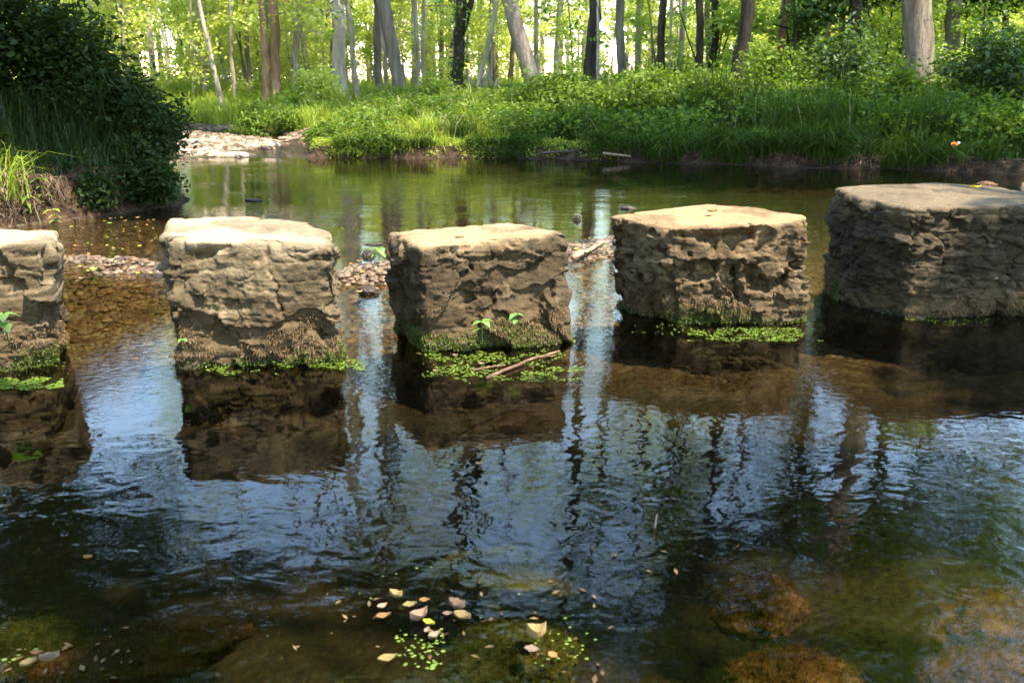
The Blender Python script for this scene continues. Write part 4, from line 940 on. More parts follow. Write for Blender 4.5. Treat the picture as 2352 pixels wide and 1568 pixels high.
# left bank
P, sd = scatter(95000, (-12, -2.6), (4.5, 13), rng, lambda x, y, z, sd: (sd > np.where(x > -3.85, .05, .2)) & (rng.uniform(size=len(x)) < np.maximum(np.clip((y + .8 * (x + 4.2) - 6.5) * .9, .0, 1), .8 * (x < -5.0))))
cl = fbm(P * 2, 3, 31); H = (.16 + .50 * cl) * rng.uniform(.6, 1.25, len(P)) * (.5 + .6 * sstep(.2, 1.0, sd))
V, Q = blades(P, H, rng, .010, .55, (.5, -.4, 0)); stuff('grass', 'rank dark grass on the shaded left bank', mesh('grass', V, Q, M['grass_dark']))
P, sd = scatter(9000, (-6, -3.7), (5.2, 7.6), rng, lambda x, y, z, sd: (sd > .2) & (fbm(np.stack([x, y, 0 * x], 1) * 3, 2, 34) > .52))
P[:, 2] += rng.uniform(.0, .12, len(P)); V, Q = leaf_quads(P, rng.uniform(.015, .04, len(P)), rng, .6, .6)
stuff('ground_cover', 'small sunlit weeds on top of the eroded left bank', mesh('ground_cover', V, Q, M['herb']))

# roots hanging from the undercut left bank
def roots(label, n, xr, yr, mat, seed, sdmax=.34):
    rng = np.random.default_rng(seed)
    P, sd = scatter(n, xr, yr, rng, lambda x, y, z, sd: (sd > .02) & (sd < sdmax) & (z > .10) & (fbm(np.stack([x, y, 0 * x], 1) * 5, 2, 44) > .47))
    k = len(P); L = rng.uniform(.05, .26, k) * np.clip(P[:, 2] / .3, .3, 1); out = np.array([.75, -.65, 0])
    p0 = P + np.array([0, 0, .005]); s = unit(rng.normal(size=(k, 3)) * np.array([1, 1, .15])); w = rng.uniform(.0015, .004, (k, 1))
    j = rng.normal(size=(k, 3, 3)) * .03
    a = p0 + out * rng.uniform(.03, .09, (k, 1)) + j[:, 0] * .4
    b_ = a + np.array([0, 0, -1]) * (L * .55)[:, None] + j[:, 1]; c = a + np.array([0, 0, -1]) * L[:, None] + j[:, 2] * 1.4
    for q in (b_, c): q[:, 2] = np.maximum(q[:, 2], .004)
    V = np.stack([p0 - s * w, p0 + s * w, a - s * w, a + s * w, b_ - s * w * .8, b_ + s * w * .8, c - s * w * .4, c + s * w * .4], 1).reshape(-1, 3)
    kk = np.arange(k)[:, None] * 8
    Q = np.concatenate([kk + np.array([[0, 1, 3, 2]]), kk + np.array([[2, 3, 5, 4]]), kk + np.array([[4, 5, 7, 6]])])
    return stuff('roots', label, mesh('roots', V, Q, M[mat]))
roots('matted brown roots hanging from the eroded left bank', 60000, (-6, -2.7), (4.8, 9.0), 'roots', 5)
roots('brown roots and litter hanging from the shaded right bank', 60000, (.8, 9), (9, 13.2), 'roots', 6, .22)

def tuft(label, loc, n, h, mat, seed, w=.011, group='grass tufts on the banks'):
    rng = np.random.default_rng(seed); P = rng.normal(size=(n, 3)) * np.array([.07, .07, 0]); V, Q = blades(P, rng.uniform(.5, 1, n) * h, rng, w, .8)
    tag(obj('grass_tuft', mesh('grass_tuft', V, Q, M[mat]), loc=(loc[0], loc[1], gz(loc[0], loc[1]))), label, 'grass tuft', group)
for (lab, u, v, y, h, mt, n) in [('bright tuft of arching grass at the shaded right waterline', 1745, 345, 12.0, .42, 'grass_sun', 160),
        ('grass tuft above hanging roots on the right bank', 1950, 335, 11.6, .42, 'grass_shaded', 150),
        ('tall pale grass tuft at the left frame edge, in the sun', 20, 440, 6.75, .55, 'grass_sun', 70),
        ('grass tuft standing at the top of the dark bush edge against the light', 352, 240, 8.3, .7, 'grass_dark', 120),
        ('long grass blades sticking out of the dark bush near its lower right edge', 300, 200, 8.1, .95, 'grass_dark', 90),
        ('tall grass blades rising through the middle of the dark bush', 200, 200, 8.0, 1.15, 'grass_dark', 110),
        ('long grass tuft on the sunny bank, left of the frame middle', 975, 300, 13.6, .6, 'grass_sun', 160),
        ('long grass tuft at the border of sun and shade on the far bank', 1060, 300, 13.6, .55, 'grass_shaded', 180)]:
    p = at_y(u, v, y); tuft(lab, p, n, h, mt, int(u))

# young plants with leaf whorls on the left bank
def seedling(label, loc, h, leaves, lsize, seed, lean=(0, 0), group='seedlings on blocks and gravel', mat='nettle', narrow=.62, name='seedling'):
    rng = np.random.default_rng(seed); r = empty(name, loc, label, 'seedling', group)
    t = np.linspace(0, 1, 8)[:, None]; F = np.array([lean[0], lean[1], h]) * t + np.array([lean[0], lean[1], 0]) * .4 * np.sin(t * math.pi)
    V, Q, T = tube(F, np.linspace(.0022, .0012, 8), 6); obj('stem', mesh('stem', V, [Q, T], M['nettle'], True), r)
    for i in range(leaves):
        lev = 1 - (i // 3) * .28; p0 = np.array([np.interp(lev, t[:, 0], F[:, k]) for k in range(3)])
        a = i * 2.2 + rng.uniform(-.3, .3) + seed; L = lsize * rng.uniform(.75, 1.15) * (1 if i < 3 else .8); W = L * narrow * .5
        d = np.array([math.cos(a), math.sin(a) * .8 - .35, 0]); d = unit(d); s = np.array([-d[1], d[0], 0]); droop = rng.uniform(.15, .7)
        xs_ = np.linspace(0, 1, 7); prof = np.sin(np.pi * xs_ ** .75) ** .9
        C = p0 + d * (xs_[:, None] * L) * math.cos(droop * .6) + np.array([0, 0, 1.]) * (L * (.25 * xs_ - (.25 + droop * .7) * xs_ ** 2))[:, None]
        A = C + s * (prof * W)[:, None] + np.array([0, 0, .12]) * (prof * W)[:, None]; B_ = C - s * (prof * W)[:, None] + np.array([0, 0, .12]) * (prof * W)[:, None]
        V = np.vstack([A, C, B_]); k = np.arange(6)[:, None]
        Q = np.concatenate([k + np.array([[0, 7, 8, 1]]), k + np.array([[7, 14, 15, 8]])])
        obj('leaf', mesh('leaf', V, Q, M[mat], True), r)
    return r
fp = lambda u, y, v: at_y(u, v, y)
seedling('left of the two bright seedlings on the middle block, larger pointed leaves', fp(1108, 3.40, 790), .10, 5, .055, 1, (0, -.02))
seedling('right of the two bright seedlings on the middle block, by its right edge', fp(1185, 3.41, 765), .085, 5, .046, 2, (0, -.02))
seedling('broad leaved seedling low on the front of the leftmost block', fp(22, 3.02, 790), .12, 7, .075, 3, (.02, -.04))
seedling('tiny two leaf seedling on the tan block near its lower left corner', fp(425, 3.14, 805), .05, 3, .028, 4, (0, -.015))
p = at_z(872, 612, .02); seedling('bright seedling on the little gravel spit between the tan and the middle block', (p[0], p[1], .015), .11, 6, .08, 5)
p = at_y(95, 430, 6.9); seedling('narrow leaved weed on the sunny corner of the left bank', (p[0], 6.9, gz(p[0], 6.9)), .22, 11, .12, 6, mat='herb', narrow=.3, name='weed')
p = at_y(60, 440, 6.8); seedling('second narrow leaved weed, left of the taller one on the sunny left bank', (p[0], 6.8, gz(p[0], 6.8)), .17, 9, .10, 7, mat='herb', narrow=.3, name='weed')
p = at_y(118, 450, 6.8); seedling('small pale weed at the lip of the eroded left bank', (p[0], 6.8, gz(p[0], 6.8)), .15, 9, .09, 8, mat='grass_sun', narrow=.35, name='weed')

# ------------------------------------------------------------------ pebbles and rocks
def pebble_mat():
    m, nt, out = newmat('stream pebbles'); b = NB(nt)
    g = b.n('ShaderNodeNewGeometry'); n = b.noise(g.outputs['Position'], 60, 4)
    c = b.ramp(g.outputs['Random Per Island'], [(0, (.035, .022, .013)), (.25, (.125, .066, .03)), (.5, (.185, .13, .075)), (.75, (.09, .07, .05)), (.9, (.29, .22, .145)), (1, (.18, .085, .036))])
    c = b.mix(.35, c, b.ramp(n, [(.3, (.10, .065, .038)), (.7, (.50, .38, .26))]), 'OVERLAY')
    p = b.n('ShaderNodeBsdfPrincipled'); b.l(c, p.inputs['Base Color']); p.inputs['Roughness'].default_value = .6
    b.l(p.outputs[0], out.inputs[0]); return m
M['pebble'] = pebble_mat()
def ico(sub=1):
    t = (1 + 5 ** .5) / 2
    V = [(-1, t, 0), (1, t, 0), (-1, -t, 0), (1, -t, 0), (0, -1, t), (0, 1, t), (0, -1, -t), (0, 1, -t), (t, 0, -1), (t, 0, 1), (-t, 0, -1), (-t, 0, 1)]
    F = [(0, 11, 5), (0, 5, 1), (0, 1, 7), (0, 7, 10), (0, 10, 11), (1, 5, 9), (5, 11, 4), (11, 10, 2), (10, 7, 6), (7, 1, 8), (3, 9, 4), (3, 4, 2), (3, 2, 6), (3, 6, 8), (3, 8, 9), (4, 9, 5), (2, 4, 11), (6, 2, 10), (8, 6, 7), (9, 8, 1)]
    V = [np.array(v) / np.linalg.norm(v) for v in V]
    for _ in range(sub):
        c = {}; NF = []
        def mid(a, b_):
            k = (min(a, b_), max(a, b_))
            if k not in c: v = V[a] + V[b_]; V.append(v / np.linalg.norm(v)); c[k] = len(V) - 1
            return c[k]
        for a, b_, d in F:
            x, y, z = mid(a, b_), mid(b_, d), mid(d, a); NF += [(a, x, z), (b_, y, x), (d, z, y), (x, y, z)]
        F = NF
    return np.array(V), np.array(F)
IV, IF = ico(1); IV2, IF2 = ico(4)
def pebbles(P, S, rng):
    n = len(P); k = len(IV)
    J = 1 + (fbm(np.tile(IV, (n, 1)) * 1.3 + np.repeat(rng.uniform(0, 90, (n, 3)), k, 0), 2, 3).reshape(n, k, 1) - .5) * .7
    A = rng.uniform(0, 6.28, n); ax = np.stack([rng.uniform(.75, 1.4, n), rng.uniform(.6, 1.0, n), rng.uniform(.35, .7, n)], 1)
    V = IV[None] * J * ax[:, None] * S[:, None, None]
    c, s = np.cos(A)[:, None], np.sin(A)[:, None]
    V = np.stack([V[..., 0] * c - V[..., 1] * s, V[..., 0] * s + V[..., 1] * c, V[..., 2]], -1) + P[:, None]
    return V.reshape(-1, 3), (np.arange(n)[:, None, None] * k + IF[None]).reshape(-1, 3)
rng = np.random.default_rng(55)
n = 17000; t = rng.uniform(0, len(RIDGE) - 1.001, n); i = t.astype(int); f = (t - i)[:, None]
P = RIDGE[i] * (1 - f) + RIDGE[i + 1] * f + rng.normal(size=(n, 2)) * np.array([.24, .34])
P = np.c_[P, ground(P[:, 0], P[:, 1])]
V, T = pebbles(P, .006 + .024 * rng.uniform(size=n) ** 2.5, rng)
stuff('pebbles', 'wet brown pebbles of the gravel spit behind the blocks', mesh('pebbles', V, T, M['pebble'], True))
P, sd = scatter(14000, (-9, -3.5), (12.3, 19), rng, lambda x, y, z, sd: (sd > -.25) & (y + .5 * x < 15.8) & (rng.uniform(size=len(x)) < .55))
V, T = pebbles(P, 0.012 + .045 * rng.uniform(size=len(P)) ** 4, rng)
stuff('pebbles', 'sunlit stones covering the far gravel bar', mesh('pebbles', V, T, M['pebble'], True))
P, sd = scatter(9000, (-3, 3.5), (1.2, 8.5), rng, lambda x, y, z, sd: (sd < -.1) & (y > 4.2 + .3 * np.sin(x * 2)) & (fbm(np.stack([x, y, 0 * x], 1) * 1.5, 2, 64) > .5))
V, T = pebbles(P, .006 + .018 * rng.uniform(size=len(P)) ** 2.5, rng)
stuff('pebbles', 'sunken pebbles on the stream bed', mesh('pebbles', V, T, M['pebble'], True))

M['weed_orange'] = leaf_mat('orange water weed', (.045, .022, .008), (.145, .080, .026), .2, .0, tcol=1.)
M['weed_green'] = leaf_mat('green water weed', (.025, .038, .006), (.085, .095, .016), .2, .0, tcol=1.)
M['rock_mud'] = rough_mat('red earth lump', [(.3, (.05, .022, .012)), (.7, (.16, .08, .045))], 14, .9, .01, 60)
M['rock_tan'] = rough_mat('tan rock', [(.3, (.20, .13, .08)), (.5, (.38, .28, .19)), (.7, (.55, .46, .36))], 14, .75, .01, 60)
M['rock_dark'] = rough_mat('wet dark rock', [(.3, (.015, .012, .008)), (.6, (.06, .045, .03))], 14, .35, .01, 60)
M['rock_green'] = rough_mat('algae green rock', [(.3, (.03, .042, .008)), (.5, (.07, .08, .016)), (.7, (.12, .11, .03))], 11, .7, .02, 50)
M['rock_orange'] = rough_mat('orange weedy rock', [(.3, (.05, .026, .010)), (.5, (.15, .075, .025)), (.7, (.27, .16, .06))], 11, .8, .03, 50)
def rock(label, loc, size, mat, seed, rz=0., name='rock', group='rocks in the stream', weed=None):
    rng = np.random.default_rng(seed)
    J = 1 + (fbm(IV2 * 1.4 + seed * 3.3, 4, seed) - .5)[:, None] * .9
    J = J + (fbm(IV2 * 6 + seed, 3, seed + 5) - .5)[:, None] * .22
    V = IV2 * J * np.array(size); c, s = math.cos(rz), math.sin(rz)
    V = np.stack([V[:, 0] * c - V[:, 1] * s, V[:, 0] * s + V[:, 1] * c, V[:, 2]], 1)
    o = tag(obj(name, mesh(name, V, IF2, M[mat], True), loc=loc), label, 'rock', group)
    if weed:
        k = rng.choice(len(V), 2600, p=(V[:, 2] > -.01) / (V[:, 2] > -.01).sum()); P = V[k] + rng.normal(size=(2600, 3)) * .006
        W, Q = blades(P, rng.uniform(.004, .016, 2600), rng, .0020, 1.4, (0, -.8, 0)); W[:, 2] = np.minimum(W[:, 2], -loc[2] - .004)
        obj('weed', mesh('weed', W, Q, M[weed]), o)
def rpx(label, u, v, z, size, mat, seed, rz=0., dz=0., **k):
    p = at_z(u, v, z); rock(label, (p[0], p[1], z + dz), size, mat, seed, rz, **k)
rpx('mossy green boulder just under the water below the floating leaves', 1185, 1475, -.05, (.13, .10, .075), 'rock_green', 1, .2, -.05, weed='weed_green')
rpx('orange weedy boulder under the water below the pitted block', 1745, 1340, -.05, (.095, .07, .07), 'rock_orange', 2, .1, -.055, weed='weed_orange')
rpx('rusty weedy boulder under the water at the right frame edge', 2330, 1370, -.03, (.19, .12, .075), 'rock_orange', 3, .3, -.075, weed='weed_orange')
rpx('low brown rock under the water in the bottom right corner', 2290, 1500, -.06, (.15, .09, .05), 'rock_orange', 13, .3, -.06, weed='weed_orange')
rpx('sunken green brown rock left of the orange weedy boulder', 1160, 1290, -.10, (.17, .11, .06), 'rock_green', 4, -.2, -.04)
rpx('small sunken rock in the lower left corner of the water', 40, 1450, -.06, (.12, .08, .05), 'rock_green', 5, .4, -.05, weed='weed_green')
rpx('long rusty sunken rock at the lower left', 330, 1460, -.07, (.20, .06, .05), 'rock_orange', 15, .25, -.05, weed='weed_orange')
rpx('sunken rusty rock left of the bottom right corner', 1830, 1480, -.08, (.11, .06, .045), 'rock_orange', 16, .0, -.08, weed='weed_orange')
rpx('small black rock breaking the pool surface between the middle and pitted blocks', 1325, 505, 0, (.035, .03, .035), 'rock_dark', 6)
rpx('dark wet rock at the front edge of the gravel spit beside the tan block', 850, 672, 0, (.055, .04, .035), 'rock_dark', 7)
rpx('round brown rock next to the seedling on the gravel spit', 845, 588, 0, (.04, .03, .04), 'rock_dark', 8)
rpx('white flat stone against the shaded side of the pitted block', 1385, 563, .03, (.07, .04, .03), 'rock_tan', 9, .5)
rpx('pale stone in the rapid, left of two at the far inlet', 500, 357, .02, (.13, .07, .05), 'rock_tan', 10, .6)
rpx('pale stone in the rapid, right of two at the far inlet', 555, 358, .02, (.09, .06, .05), 'rock_tan', 11)
rpx('tan boulder at the channel edge of the far gravel bar', 620, 335, .08, (.15, .1, .08), 'rock_tan', 12)
rpx('dark floating debris lump on the far pool above the tan block', 587, 461, 0, (.09, .035, .018), 'rock_dark', 14, name='debris')
rpx('small dark weed lump on the pool above the gravel spit', 860, 562, 0, (.06, .025, .012), 'rock_dark', 17, name='debris')
rpx('brown clump of dead leaves on the pool behind the pitted block', 1440, 479, 0, (.07, .04, .025), 'rock_dark', 18, name='debris')
rpx('reddish lump of earth at the shaded right waterline', 2265, 425, .03, (.09, .07, .035), 'rock_mud', 19)

# sticks
def stick(label, a, c, r, mat, seed, group='sticks and driftwood', bend=.02, twig=True):
    rng = np.random.default_rng(seed); a = np.array(a, float); c = np.array(c, float); L = np.linalg.norm(c - a); n = 14
    t = np.linspace(0, 1, n)[:, None]; F = (c - a) * t + np.cumsum(rng.normal(size=(n, 3)), 0) * bend * L * .12 * np.sin(t * math.pi)
    mb = MB(); V, Q, T = tube(F, np.linspace(r, r * .6, n), 8, .2, seed); mb.add(V, Q, T)
    if twig:
        G = limb_path(F[9], unit(unit(c - a) + rng.normal(size=3) * .5 * np.array([1, 1, .3])), L * .22, 4, rng, 0, .1); V, Q, T = tube(G, np.linspace(r * .5, r * .2, 5), 6); mb.add(V, Q, T)
    tag(obj('stick', mb.build('stick', M[mat], True), loc=a), label, 'stick', group)
A3 = at_z(1117, 868, .004); C3 = at_z(1285, 806, .010)
stick('brown twig floating across the duckweed below the middle block', A3, C3, .007, 'stick_red', 1, bend=.05)
a = at_z(1085, 850, .006); c = at_z(1160, 838, .006); stick('short reddish twig floating in the duckweed below the middle block', a, c, .005, 'stick_red', 2)
a = at_z(1316, 592, .045); c = at_z(1385, 556, .07); stick('pale stick lying on the gravel between the middle and pitted blocks', a, c, .016, 'stick', 3)
for i, (u0, v0, u1, v1, lab, mt) in enumerate([(600, 322, 655, 327, 'pale driftwood stick, leftmost of the pile at the channel bend', 'stick'), (640, 318, 700, 326, 'pale driftwood stick on top of the pile at the channel bend', 'stick'),
        (655, 330, 705, 322, 'pale driftwood stick, lowest of the pile at the channel bend', 'stick'), (628, 331, 645, 325, 'short dark stub in the driftwood pile at the channel bend', 'stick_dark')]):
    A_ = at_y(u0, v0, 15.3); B_ = at_y(u1, v1, 15.3); A_[2] = max(A_[2], gz(A_[0], 15.3) + .03); B_[2] = max(B_[2], gz(B_[0], 15.3) + .03); stick(lab, A_, B_, .025, mt, 10 + i)
for i, (u0, v0, u1, v1, y, lab) in enumerate([(1240, 352, 1345, 344, 12.75, 'dead stick on the mud at the foot of the far bank, left one'), (1385, 352, 1470, 362, 12.4, 'dead stick on the mud at the foot of the far bank, right one'), (725, 362, 758, 363, 13.1, 'short dark log at the waterline of the sunny bank'), (1925, 330, 1975, 336, 11.5, 'pale bare root arching from the right bank')]):
    A_ = at_y(u0, v0, y); B_ = at_y(u1, v1, y); A_[2] = max(A_[2], .03); B_[2] = max(B_[2], .03); stick(lab, A_, B_, .02, 'stick' if i in (1, 3) else 'stick_dark', 20 + i)
a = at_z(1500, 1240, -.03); c = a + np.array([.01, .02, .06]); stick('tiny orange twig standing out of the water below the pitted block', a, c, .004, 'stick', 31, twig=False)
a = at_z(1330, 1675, .004); c = at_z(1215, 1700, .004)

# ------------------------------------------------------------------ floating leaves
def fl_mat(name, c): return rough_mat(name, [(.3, tuple(x * .7 for x in c)), (.6, c), (.8, tuple(min(.85, x * 1.15) for x in c))], 40, .55, .002, 120)
FLM = {'cream': fl_mat('cream dead leaf', (.46, .33, .14)), 'pink': fl_mat('pinkish dead leaf', (.36, .235, .165)), 'yellow': fl_mat('yellow leaf', (.62, .52, .06)),
       'brown': fl_mat('brown dead leaf', (.26, .14, .05)), 'olive': fl_mat('olive dead leaf', (.25, .20, .07)), 'green': fl_mat('fresh green leaf', (.30, .45, .08)), 'orange': fl_mat('orange dead leaf', (.50, .24, .08))}
_lm = {}
def leaf_mesh(kind, curl):
    if (kind, curl) in _lm: return _lm[(kind, curl)]
    xs_ = np.linspace(-.5, .5, 9); W = .30 * np.sin(np.pi * (xs_ + .5) ** .8) ** .8 + .004
    rows = []
    rg = np.random.default_rng(len(_lm) + 3); ta, tb, w0 = rg.uniform(.0, .16), rg.uniform(0, 6), rg.uniform(.75, 1.15)
    for s in (-1, -.5, 0, .5, 1):
        z = curl * (abs(s) ** 2 * .16 + 1.2 * xs_ ** 2 * .25) + .004 + .03 * np.sin(xs_ * 9 + s * 2) * abs(s)
        rows.append(np.stack([xs_, W * w0 * s * (1 + ta * np.sin(xs_ * 19 + tb * s) + .07 * np.sin(xs_ * 31 + s)) + .05 * np.sin(xs_ * 3 + tb), z], 1))
    V = np.vstack(rows); k = np.arange(8)
    Q = np.concatenate([np.stack([r * 9 + k, r * 9 + k + 1, (r + 1) * 9 + k + 1, (r + 1) * 9 + k], 1) for r in range(4)])
    _lm[(kind, curl)] = mesh('fallen_leaf', V, Q, FLM[kind], True); return _lm[(kind, curl)]
def fleaf(label, u, v, size, kind, rz, curl=1.0, z=.003, group='fallen leaves floating in the foreground', tilt=0.):
    p = at_z(u, v, z); o = obj('fallen_leaf', leaf_mesh(kind, curl), loc=p); o.scale = (size,) * 3; o.rotation_euler = (tilt, 0, rz)
    tag(o, label, 'leaf', group)
FL = [('largest cream leaf floating right of the pinkish ones in the foreground', 1062, 1421, .042, 'cream', -.3, 1.0), ('pinkish leaf right above the largest cream leaf', 1050, 1398, .040, 'pink', -.2, 1.6),
 ('long pink leaf with an upturned tip left of the largest cream leaf', 962, 1422, .046, 'pink', .6, 1.4), ('yellow leaf tucked below the long pink leaf', 985, 1433, .030, 'yellow', -.3, .8),
 ('small mauve leaf directly under the yellow leaf', 981, 1448, .022, 'pink', 1.2, .6), ('pinkish brown leaf lying below the mauve one', 998, 1462, .034, 'pink', .6, .8),
 ('olive brown leaf above the long pink leaf', 942, 1391, .036, 'olive', .5, .5), ('orange brown leaf right of the olive leaf', 975, 1380, .026, 'orange', .1, .6),
 ('cream curled leaf topmost of the foreground group', 910, 1372, .032, 'cream', -.1, 1.6), ('pink oval leaf at the left of the foreground group', 878, 1393, .028, 'pink', .6, .6),
 ('rusty leaf lowest on the left of the foreground group', 880, 1416, .038, 'brown', .35, .5), ('small tan leaf between the long pink and the cream leaf', 1028, 1410, .024, 'pink', .0, .6),
 ('curled cream leaf right of the mossy green boulder', 1232, 1466, .044, 'cream', .1, 2.2), ('thin pink leaf below the curled cream leaf', 1222, 1493, .036, 'pink', -.15, .4),
 ('orange leaf pointing down right of the thin pink leaf', 1270, 1508, .028, 'orange', -1.0, .6), ('sunken grey brown leaf in the bottom centre', 890, 1512, .045, 'olive', .35, .4),
 ('pale leaf at bottom left, right one of the pair', 115, 1517, .040, 'pink', .5, 1.2), ('pale leaf at bottom left, left one of the pair', 66, 1526, .034, 'cream', .6, .8),
 ('brown leaf above the pale pair at bottom left', 85, 1500, .028, 'brown', .2, .6), ('small orange leaf afloat alone at middle left', 202, 1281, .022, 'orange', .1, 1.0),
 ('orange speck of leaf below the middle block reflection', 1100, 1066, .020, 'orange', .1, .8), ('tan leaf afloat below the twig in the duckweed', 1045, 818, .026, 'pink', .1, 1.0),
 ('pale leaf at the left corner of the duckweed mat', 1000, 855, .024, 'cream', -.4, 1.2), ('cream leaf in the middle of the duckweed mat', 1105, 838, .030, 'pink', .15, 1.0),
 ('green round leaf resting on the gravel between the left two blocks', 216, 619, .055, 'green', .2, .6)]
for i, (lab, u, v, s, k, rz, cu) in enumerate(FL):
    zz = .03 if 'gravel' in lab else .003
    fleaf(lab, u, v, s * .88, k, rz, cu * 1.9, zz, tilt=.5 if 'gravel' in lab else 0.)
rs2 = random.Random(9)
for i in range(46):
    u, v = rs2.uniform(150, 362), 500 + 150 * rs2.random() ** 1.2
    fleaf('small yellow or tan leaf adrift in the channel between the left two blocks', u, v, rs2.uniform(.018, .042), rs2.choice(['cream', 'yellow', 'olive', 'pink', 'orange', 'green']), rs2.uniform(0, 3), rs2.uniform(.4, 1.6), .004, 'leaves adrift in the left channel')
for i in range(22):
    u, v = rs2.uniform(790, 890), rs2.uniform(600, 680)
    if i > 10: u, v = rs2.uniform(1305, 1395), rs2.uniform(545, 600)
    p = at_z(u, v, .02)
    fleaf('small dead leaf lying on the gravel spit behind the middle block', u, v, rs2.uniform(.02, .045), rs2.choice(['cream', 'yellow', 'olive', 'orange', 'green']), rs2.uniform(0, 3), rs2.uniform(.4, 1.6), max(.02, gz(p[0], p[1]) + .015), 'leaves on the gravel spit')
fleaf('dark curled leaf lying on top of the pitted block', 1636, 487, .05, 'brown', .2, 1.0, .475, 'leaves lying on the blocks')
fleaf('small brown leaf lying on top of the middle block', 1055, 547, .035, 'brown', .3, 1.0, .462, 'leaves lying on the blocks')
fleaf('yellow brown leaf lying on top of the large dark block', 2240, 433, .06, 'yellow', .2, 1.2, .555, 'leaves lying on the blocks')

# ------------------------------------------------------------------ duckweed
def duckweed(label, regions, seed):
    rng = np.random.default_rng(seed); mb = MB(); th = np.arange(6) * math.pi / 3
    for (u0, u1, v0, v1, n, s, thr) in regions:
        a = at_z(u0, v1, 0); c = at_z(u1, v0, 0)
        u = rng.uniform(u0, u1, n); v = rng.uniform(v0, v1, n)
        P = np.array([at_z(x, y, .0025) for x, y in zip(u, v)])
        e = ((u - (u0 + u1) / 2) / ((u1 - u0) / 2)) ** 2 + ((v - (v0 + v1) / 2) / ((v1 - v0) / 2)) ** 2
        q = fbm(P * 16, 3, seed) - .18 * e; P = P[q > thr]; n = len(P)
        if not n: continue
        r = s * rng.uniform(.35, 1.35, n)
        V = P[:, None] + r[:, None, None] * np.stack([np.cos(th), np.sin(th) * .8, 0 * th], 1)[None]; V[..., 2] += rng.uniform(0, .0015, n)[:, None]
        k = np.arange(n)[:, None] * 6
        mb.add(V.reshape(-1, 3), np.concatenate([k + np.array([[0, 1, 2, 3]]), k + np.array([[0, 3, 4, 5]])]))
    stuff('duckweed', label, mb.build('duckweed', M['duckweed']))
duckweed('bright duckweed mat floating below the middle block', [(960, 1340, 800, 878, 2600, .0042, .44)], 1)
duckweed('duckweed gathered at the foot of the leftmost block', [(-20, 145, 862, 900, 1500, .0050, .36), (110, 190, 770, 860, 60, .004, .4)], 2)
duckweed('thin line of duckweed along the foot of the tan block', [(430, 640, 838, 862, 500, .0042, .42), (600, 840, 825, 850, 800, .0042, .38)], 3)
duckweed('duckweed gathered along the foot of the pitted block', [(1580, 1890, 752, 784, 1500, .0042, .36), (1450, 1600, 740, 770, 90, .004, .4)], 4)
duckweed('sparse duckweed at the foot of the large dark block', [(2080, 2352, 728, 748, 260, .0042, .36)], 5)
duckweed('loose duckweed specks among the floating foreground leaves', [(860, 1020, 1440, 1540, 150, .0036, .47), (1190, 1400, 1420, 1560, 90, .0035, .47), (600, 1500, 1200, 1560, 60, .0030, .47), (0, 120, 1450, 1560, 30, .0045, .4)], 6)

def litter(label, regions, seed):
    rng = np.random.default_rng(seed); mb = MB()
    for (u0, u1, v0, v1, n, s, z) in regions:
        P = np.array([at_z(x, y, z) for x, y in zip(rng.uniform(u0, u1, n), rng.uniform(v0, v1, n))])
        P = P[fbm(P * 9, 2, seed) > .46]
        V, Q = leaf_quads(P, s * rng.uniform(.4, 1.4, len(P)), rng, .5, .9, .05); V[:, 2] = np.clip(V[:, 2], z - .003, z + .006); mb.add(V, Q)
    stuff('leaf_litter', label, mb.build('leaf_litter', M['litter']))
M['litter'] = leaf_mat('sodden leaf bits', (.05, .024, .009), (.17, .105, .045), .1, .02, tcol=1.)
litter('brown leaf bits drifting on the near water', [(600, 1500, 1330, 1560, 90, .016, .003), (0, 300, 1420, 1560, 40, .018, .003), (950, 1340, 810, 880, 60, .014, .003), (150, 360, 510, 660, 120, .03, .004), (1350, 1700, 1120, 1330, 30, .016, .003)], 3)

# ------------------------------------------------------------------ butterfly
bm_b, nt, out = newmat('butterfly wings'); b = NB(nt)
tc = b.n('ShaderNodeTexCoord'); sx = b.n('ShaderNodeSeparateXYZ'); b.l(tc.outputs['Object'], sx.inputs[0])
d_ = b.math('SQRT', b.math('ADD', b.math('MULTIPLY', sx.outputs[0], sx.outputs[0]), b.math('MULTIPLY', sx.outputs[1], sx.outputs[1])))
c = b.ramp(b.math('MULTIPLY', d_, 22), [(0, (.05, .03, .02)), (.34, (.07, .045, .03)), (.40, (.70, .18, .03)), (.56, (.72, .20, .04)), (.60, (.02, .015, .012)), (.74, (.75, .72, .78))])
nt.nodes[-1].color_ramp.interpolation = 'EASE'
dd = b.n('ShaderNodeBsdfDiffuse'); b.l(c, dd.inputs[0]); b.l(dd.outputs[0], out.inputs[0])
bp = at_y(2190, 337, 5.2)
bf = empty('butterfly', bp, 'orange, brown and white butterfly flying in front of the shaded right bank', 'butterfly')
V, Q, T = tube(np.array([(-.011, 0, 0), (-.004, 0, .0005), (.004, 0, .001), (.010, 0, .001)]), np.array([.0010, .0017, .0020, .0012]), 8)
obj('body', mesh('body', V, [Q, T], M['stick_dark'], True), bf)
wing = np.array([(.006, 0, 0), (.020, .018, 0), (.026, .032, 0), (.018, .036, 0), (.004, .028, 0), (-.010, .030, 0), (-.018, .020, 0), (-.010, .006, 0)])
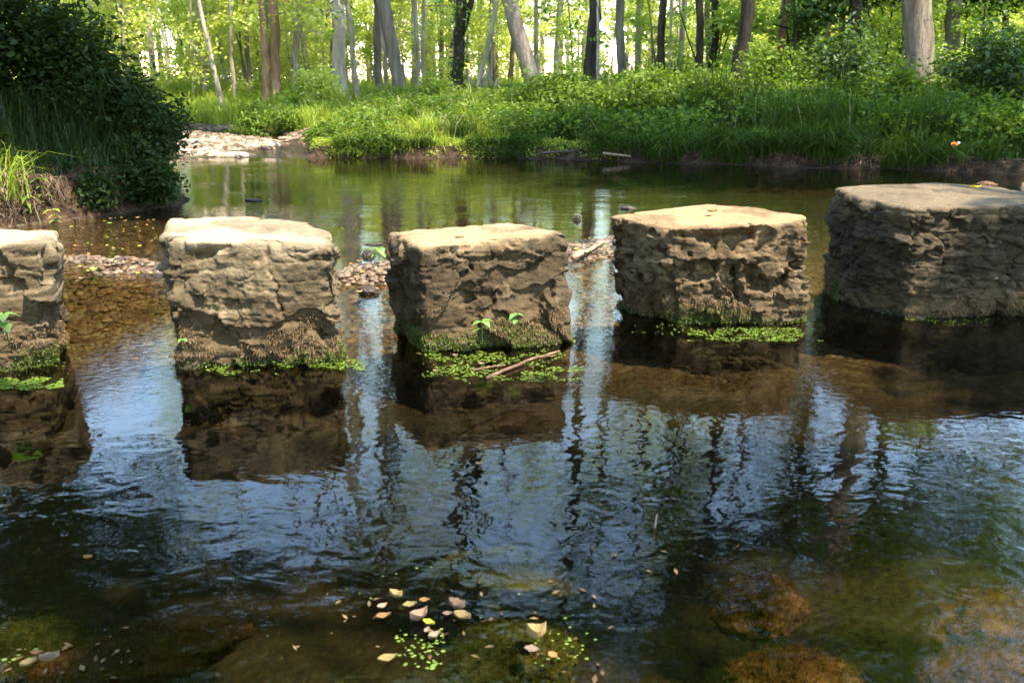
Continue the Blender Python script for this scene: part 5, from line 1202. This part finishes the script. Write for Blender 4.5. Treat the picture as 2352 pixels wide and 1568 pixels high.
for s, tilt in ((-1, 1.30), (1, 1.12)):
    w = wing.copy(); w[:, 1] *= s; w = np.vstack([w, w - np.array([0, 0, .0004])])
    k = np.arange(8); top_ = [tuple(k)]; 
    me = bpy.data.meshes.new('wing'); me.from_pydata([tuple(x) for x in w], [], [tuple(k), tuple(k[::-1] + 8)] + [(i, (i + 1) % 8, (i + 1) % 8 + 8, i + 8) for i in range(8)])
    me.materials.append(bm_b); o = obj('wing', me, bf); o.rotation_euler = (s * tilt, 0, 0)
bf.rotation_euler = (-.30, .30, -.25)

# ------------------------------------------------------------------ light, sky, camera
world = bpy.data.worlds.new('World'); scene.world = world; world.use_nodes = True
wn = world.node_tree.nodes; wn.clear()
sky = wn.new('ShaderNodeTexSky'); sky.sky_type = 'NISHITA'; sky.sun_disc = False
el = math.asin(SUN[2]); sky.sun_elevation = el; sky.sun_rotation = math.atan2(SUN[0], SUN[1]); sky.air_density = 1.4; sky.dust_density = .3; sky.ozone_density = 2.2
bg = wn.new('ShaderNodeBackground'); bg.inputs[1].default_value = .15; wo = wn.new('ShaderNodeOutputWorld')
world.node_tree.links.new(sky.outputs[0], bg.inputs[0]); world.node_tree.links.new(bg.outputs[0], wo.inputs[0])
sl = bpy.data.lights.new('sun', 'SUN'); sl.energy = 2.4; sl.angle = math.radians(.53); sl.color = (1, .91, .74)
so = bpy.data.objects.new('sun', sl); COL.objects.link(so); so.rotation_euler = Vector(SUN).to_track_quat('Z', 'Y').to_euler(); so.location = (20, -15, 40)

cam = bpy.data.cameras.new('camera'); cam.sensor_width = 36; cam.lens = 36 * FPX / 2352; cam.clip_start = .05; cam.clip_end = 1500
cam.dof.use_dof = True; cam.dof.focus_distance = 3.5; cam.dof.aperture_fstop = 6.3
co = bpy.data.objects.new('camera', cam); COL.objects.link(co); co.location = (0, 0, CAM_H); co.rotation_euler = (math.pi / 2 - PITCH, 0, 0)
scene.camera = co
scene.view_settings.view_transform = 'Standard'; scene.view_settings.look = 'None'; scene.view_settings.gamma = 1; scene.view_settings.exposure = 2.75
scene.cycles.max_bounces = 8; scene.cycles.transparent_max_bounces = 12; scene.cycles.caustics_reflective = False; scene.cycles.caustics_refractive = False
scene.cycles.sample_clamp_indirect = 6
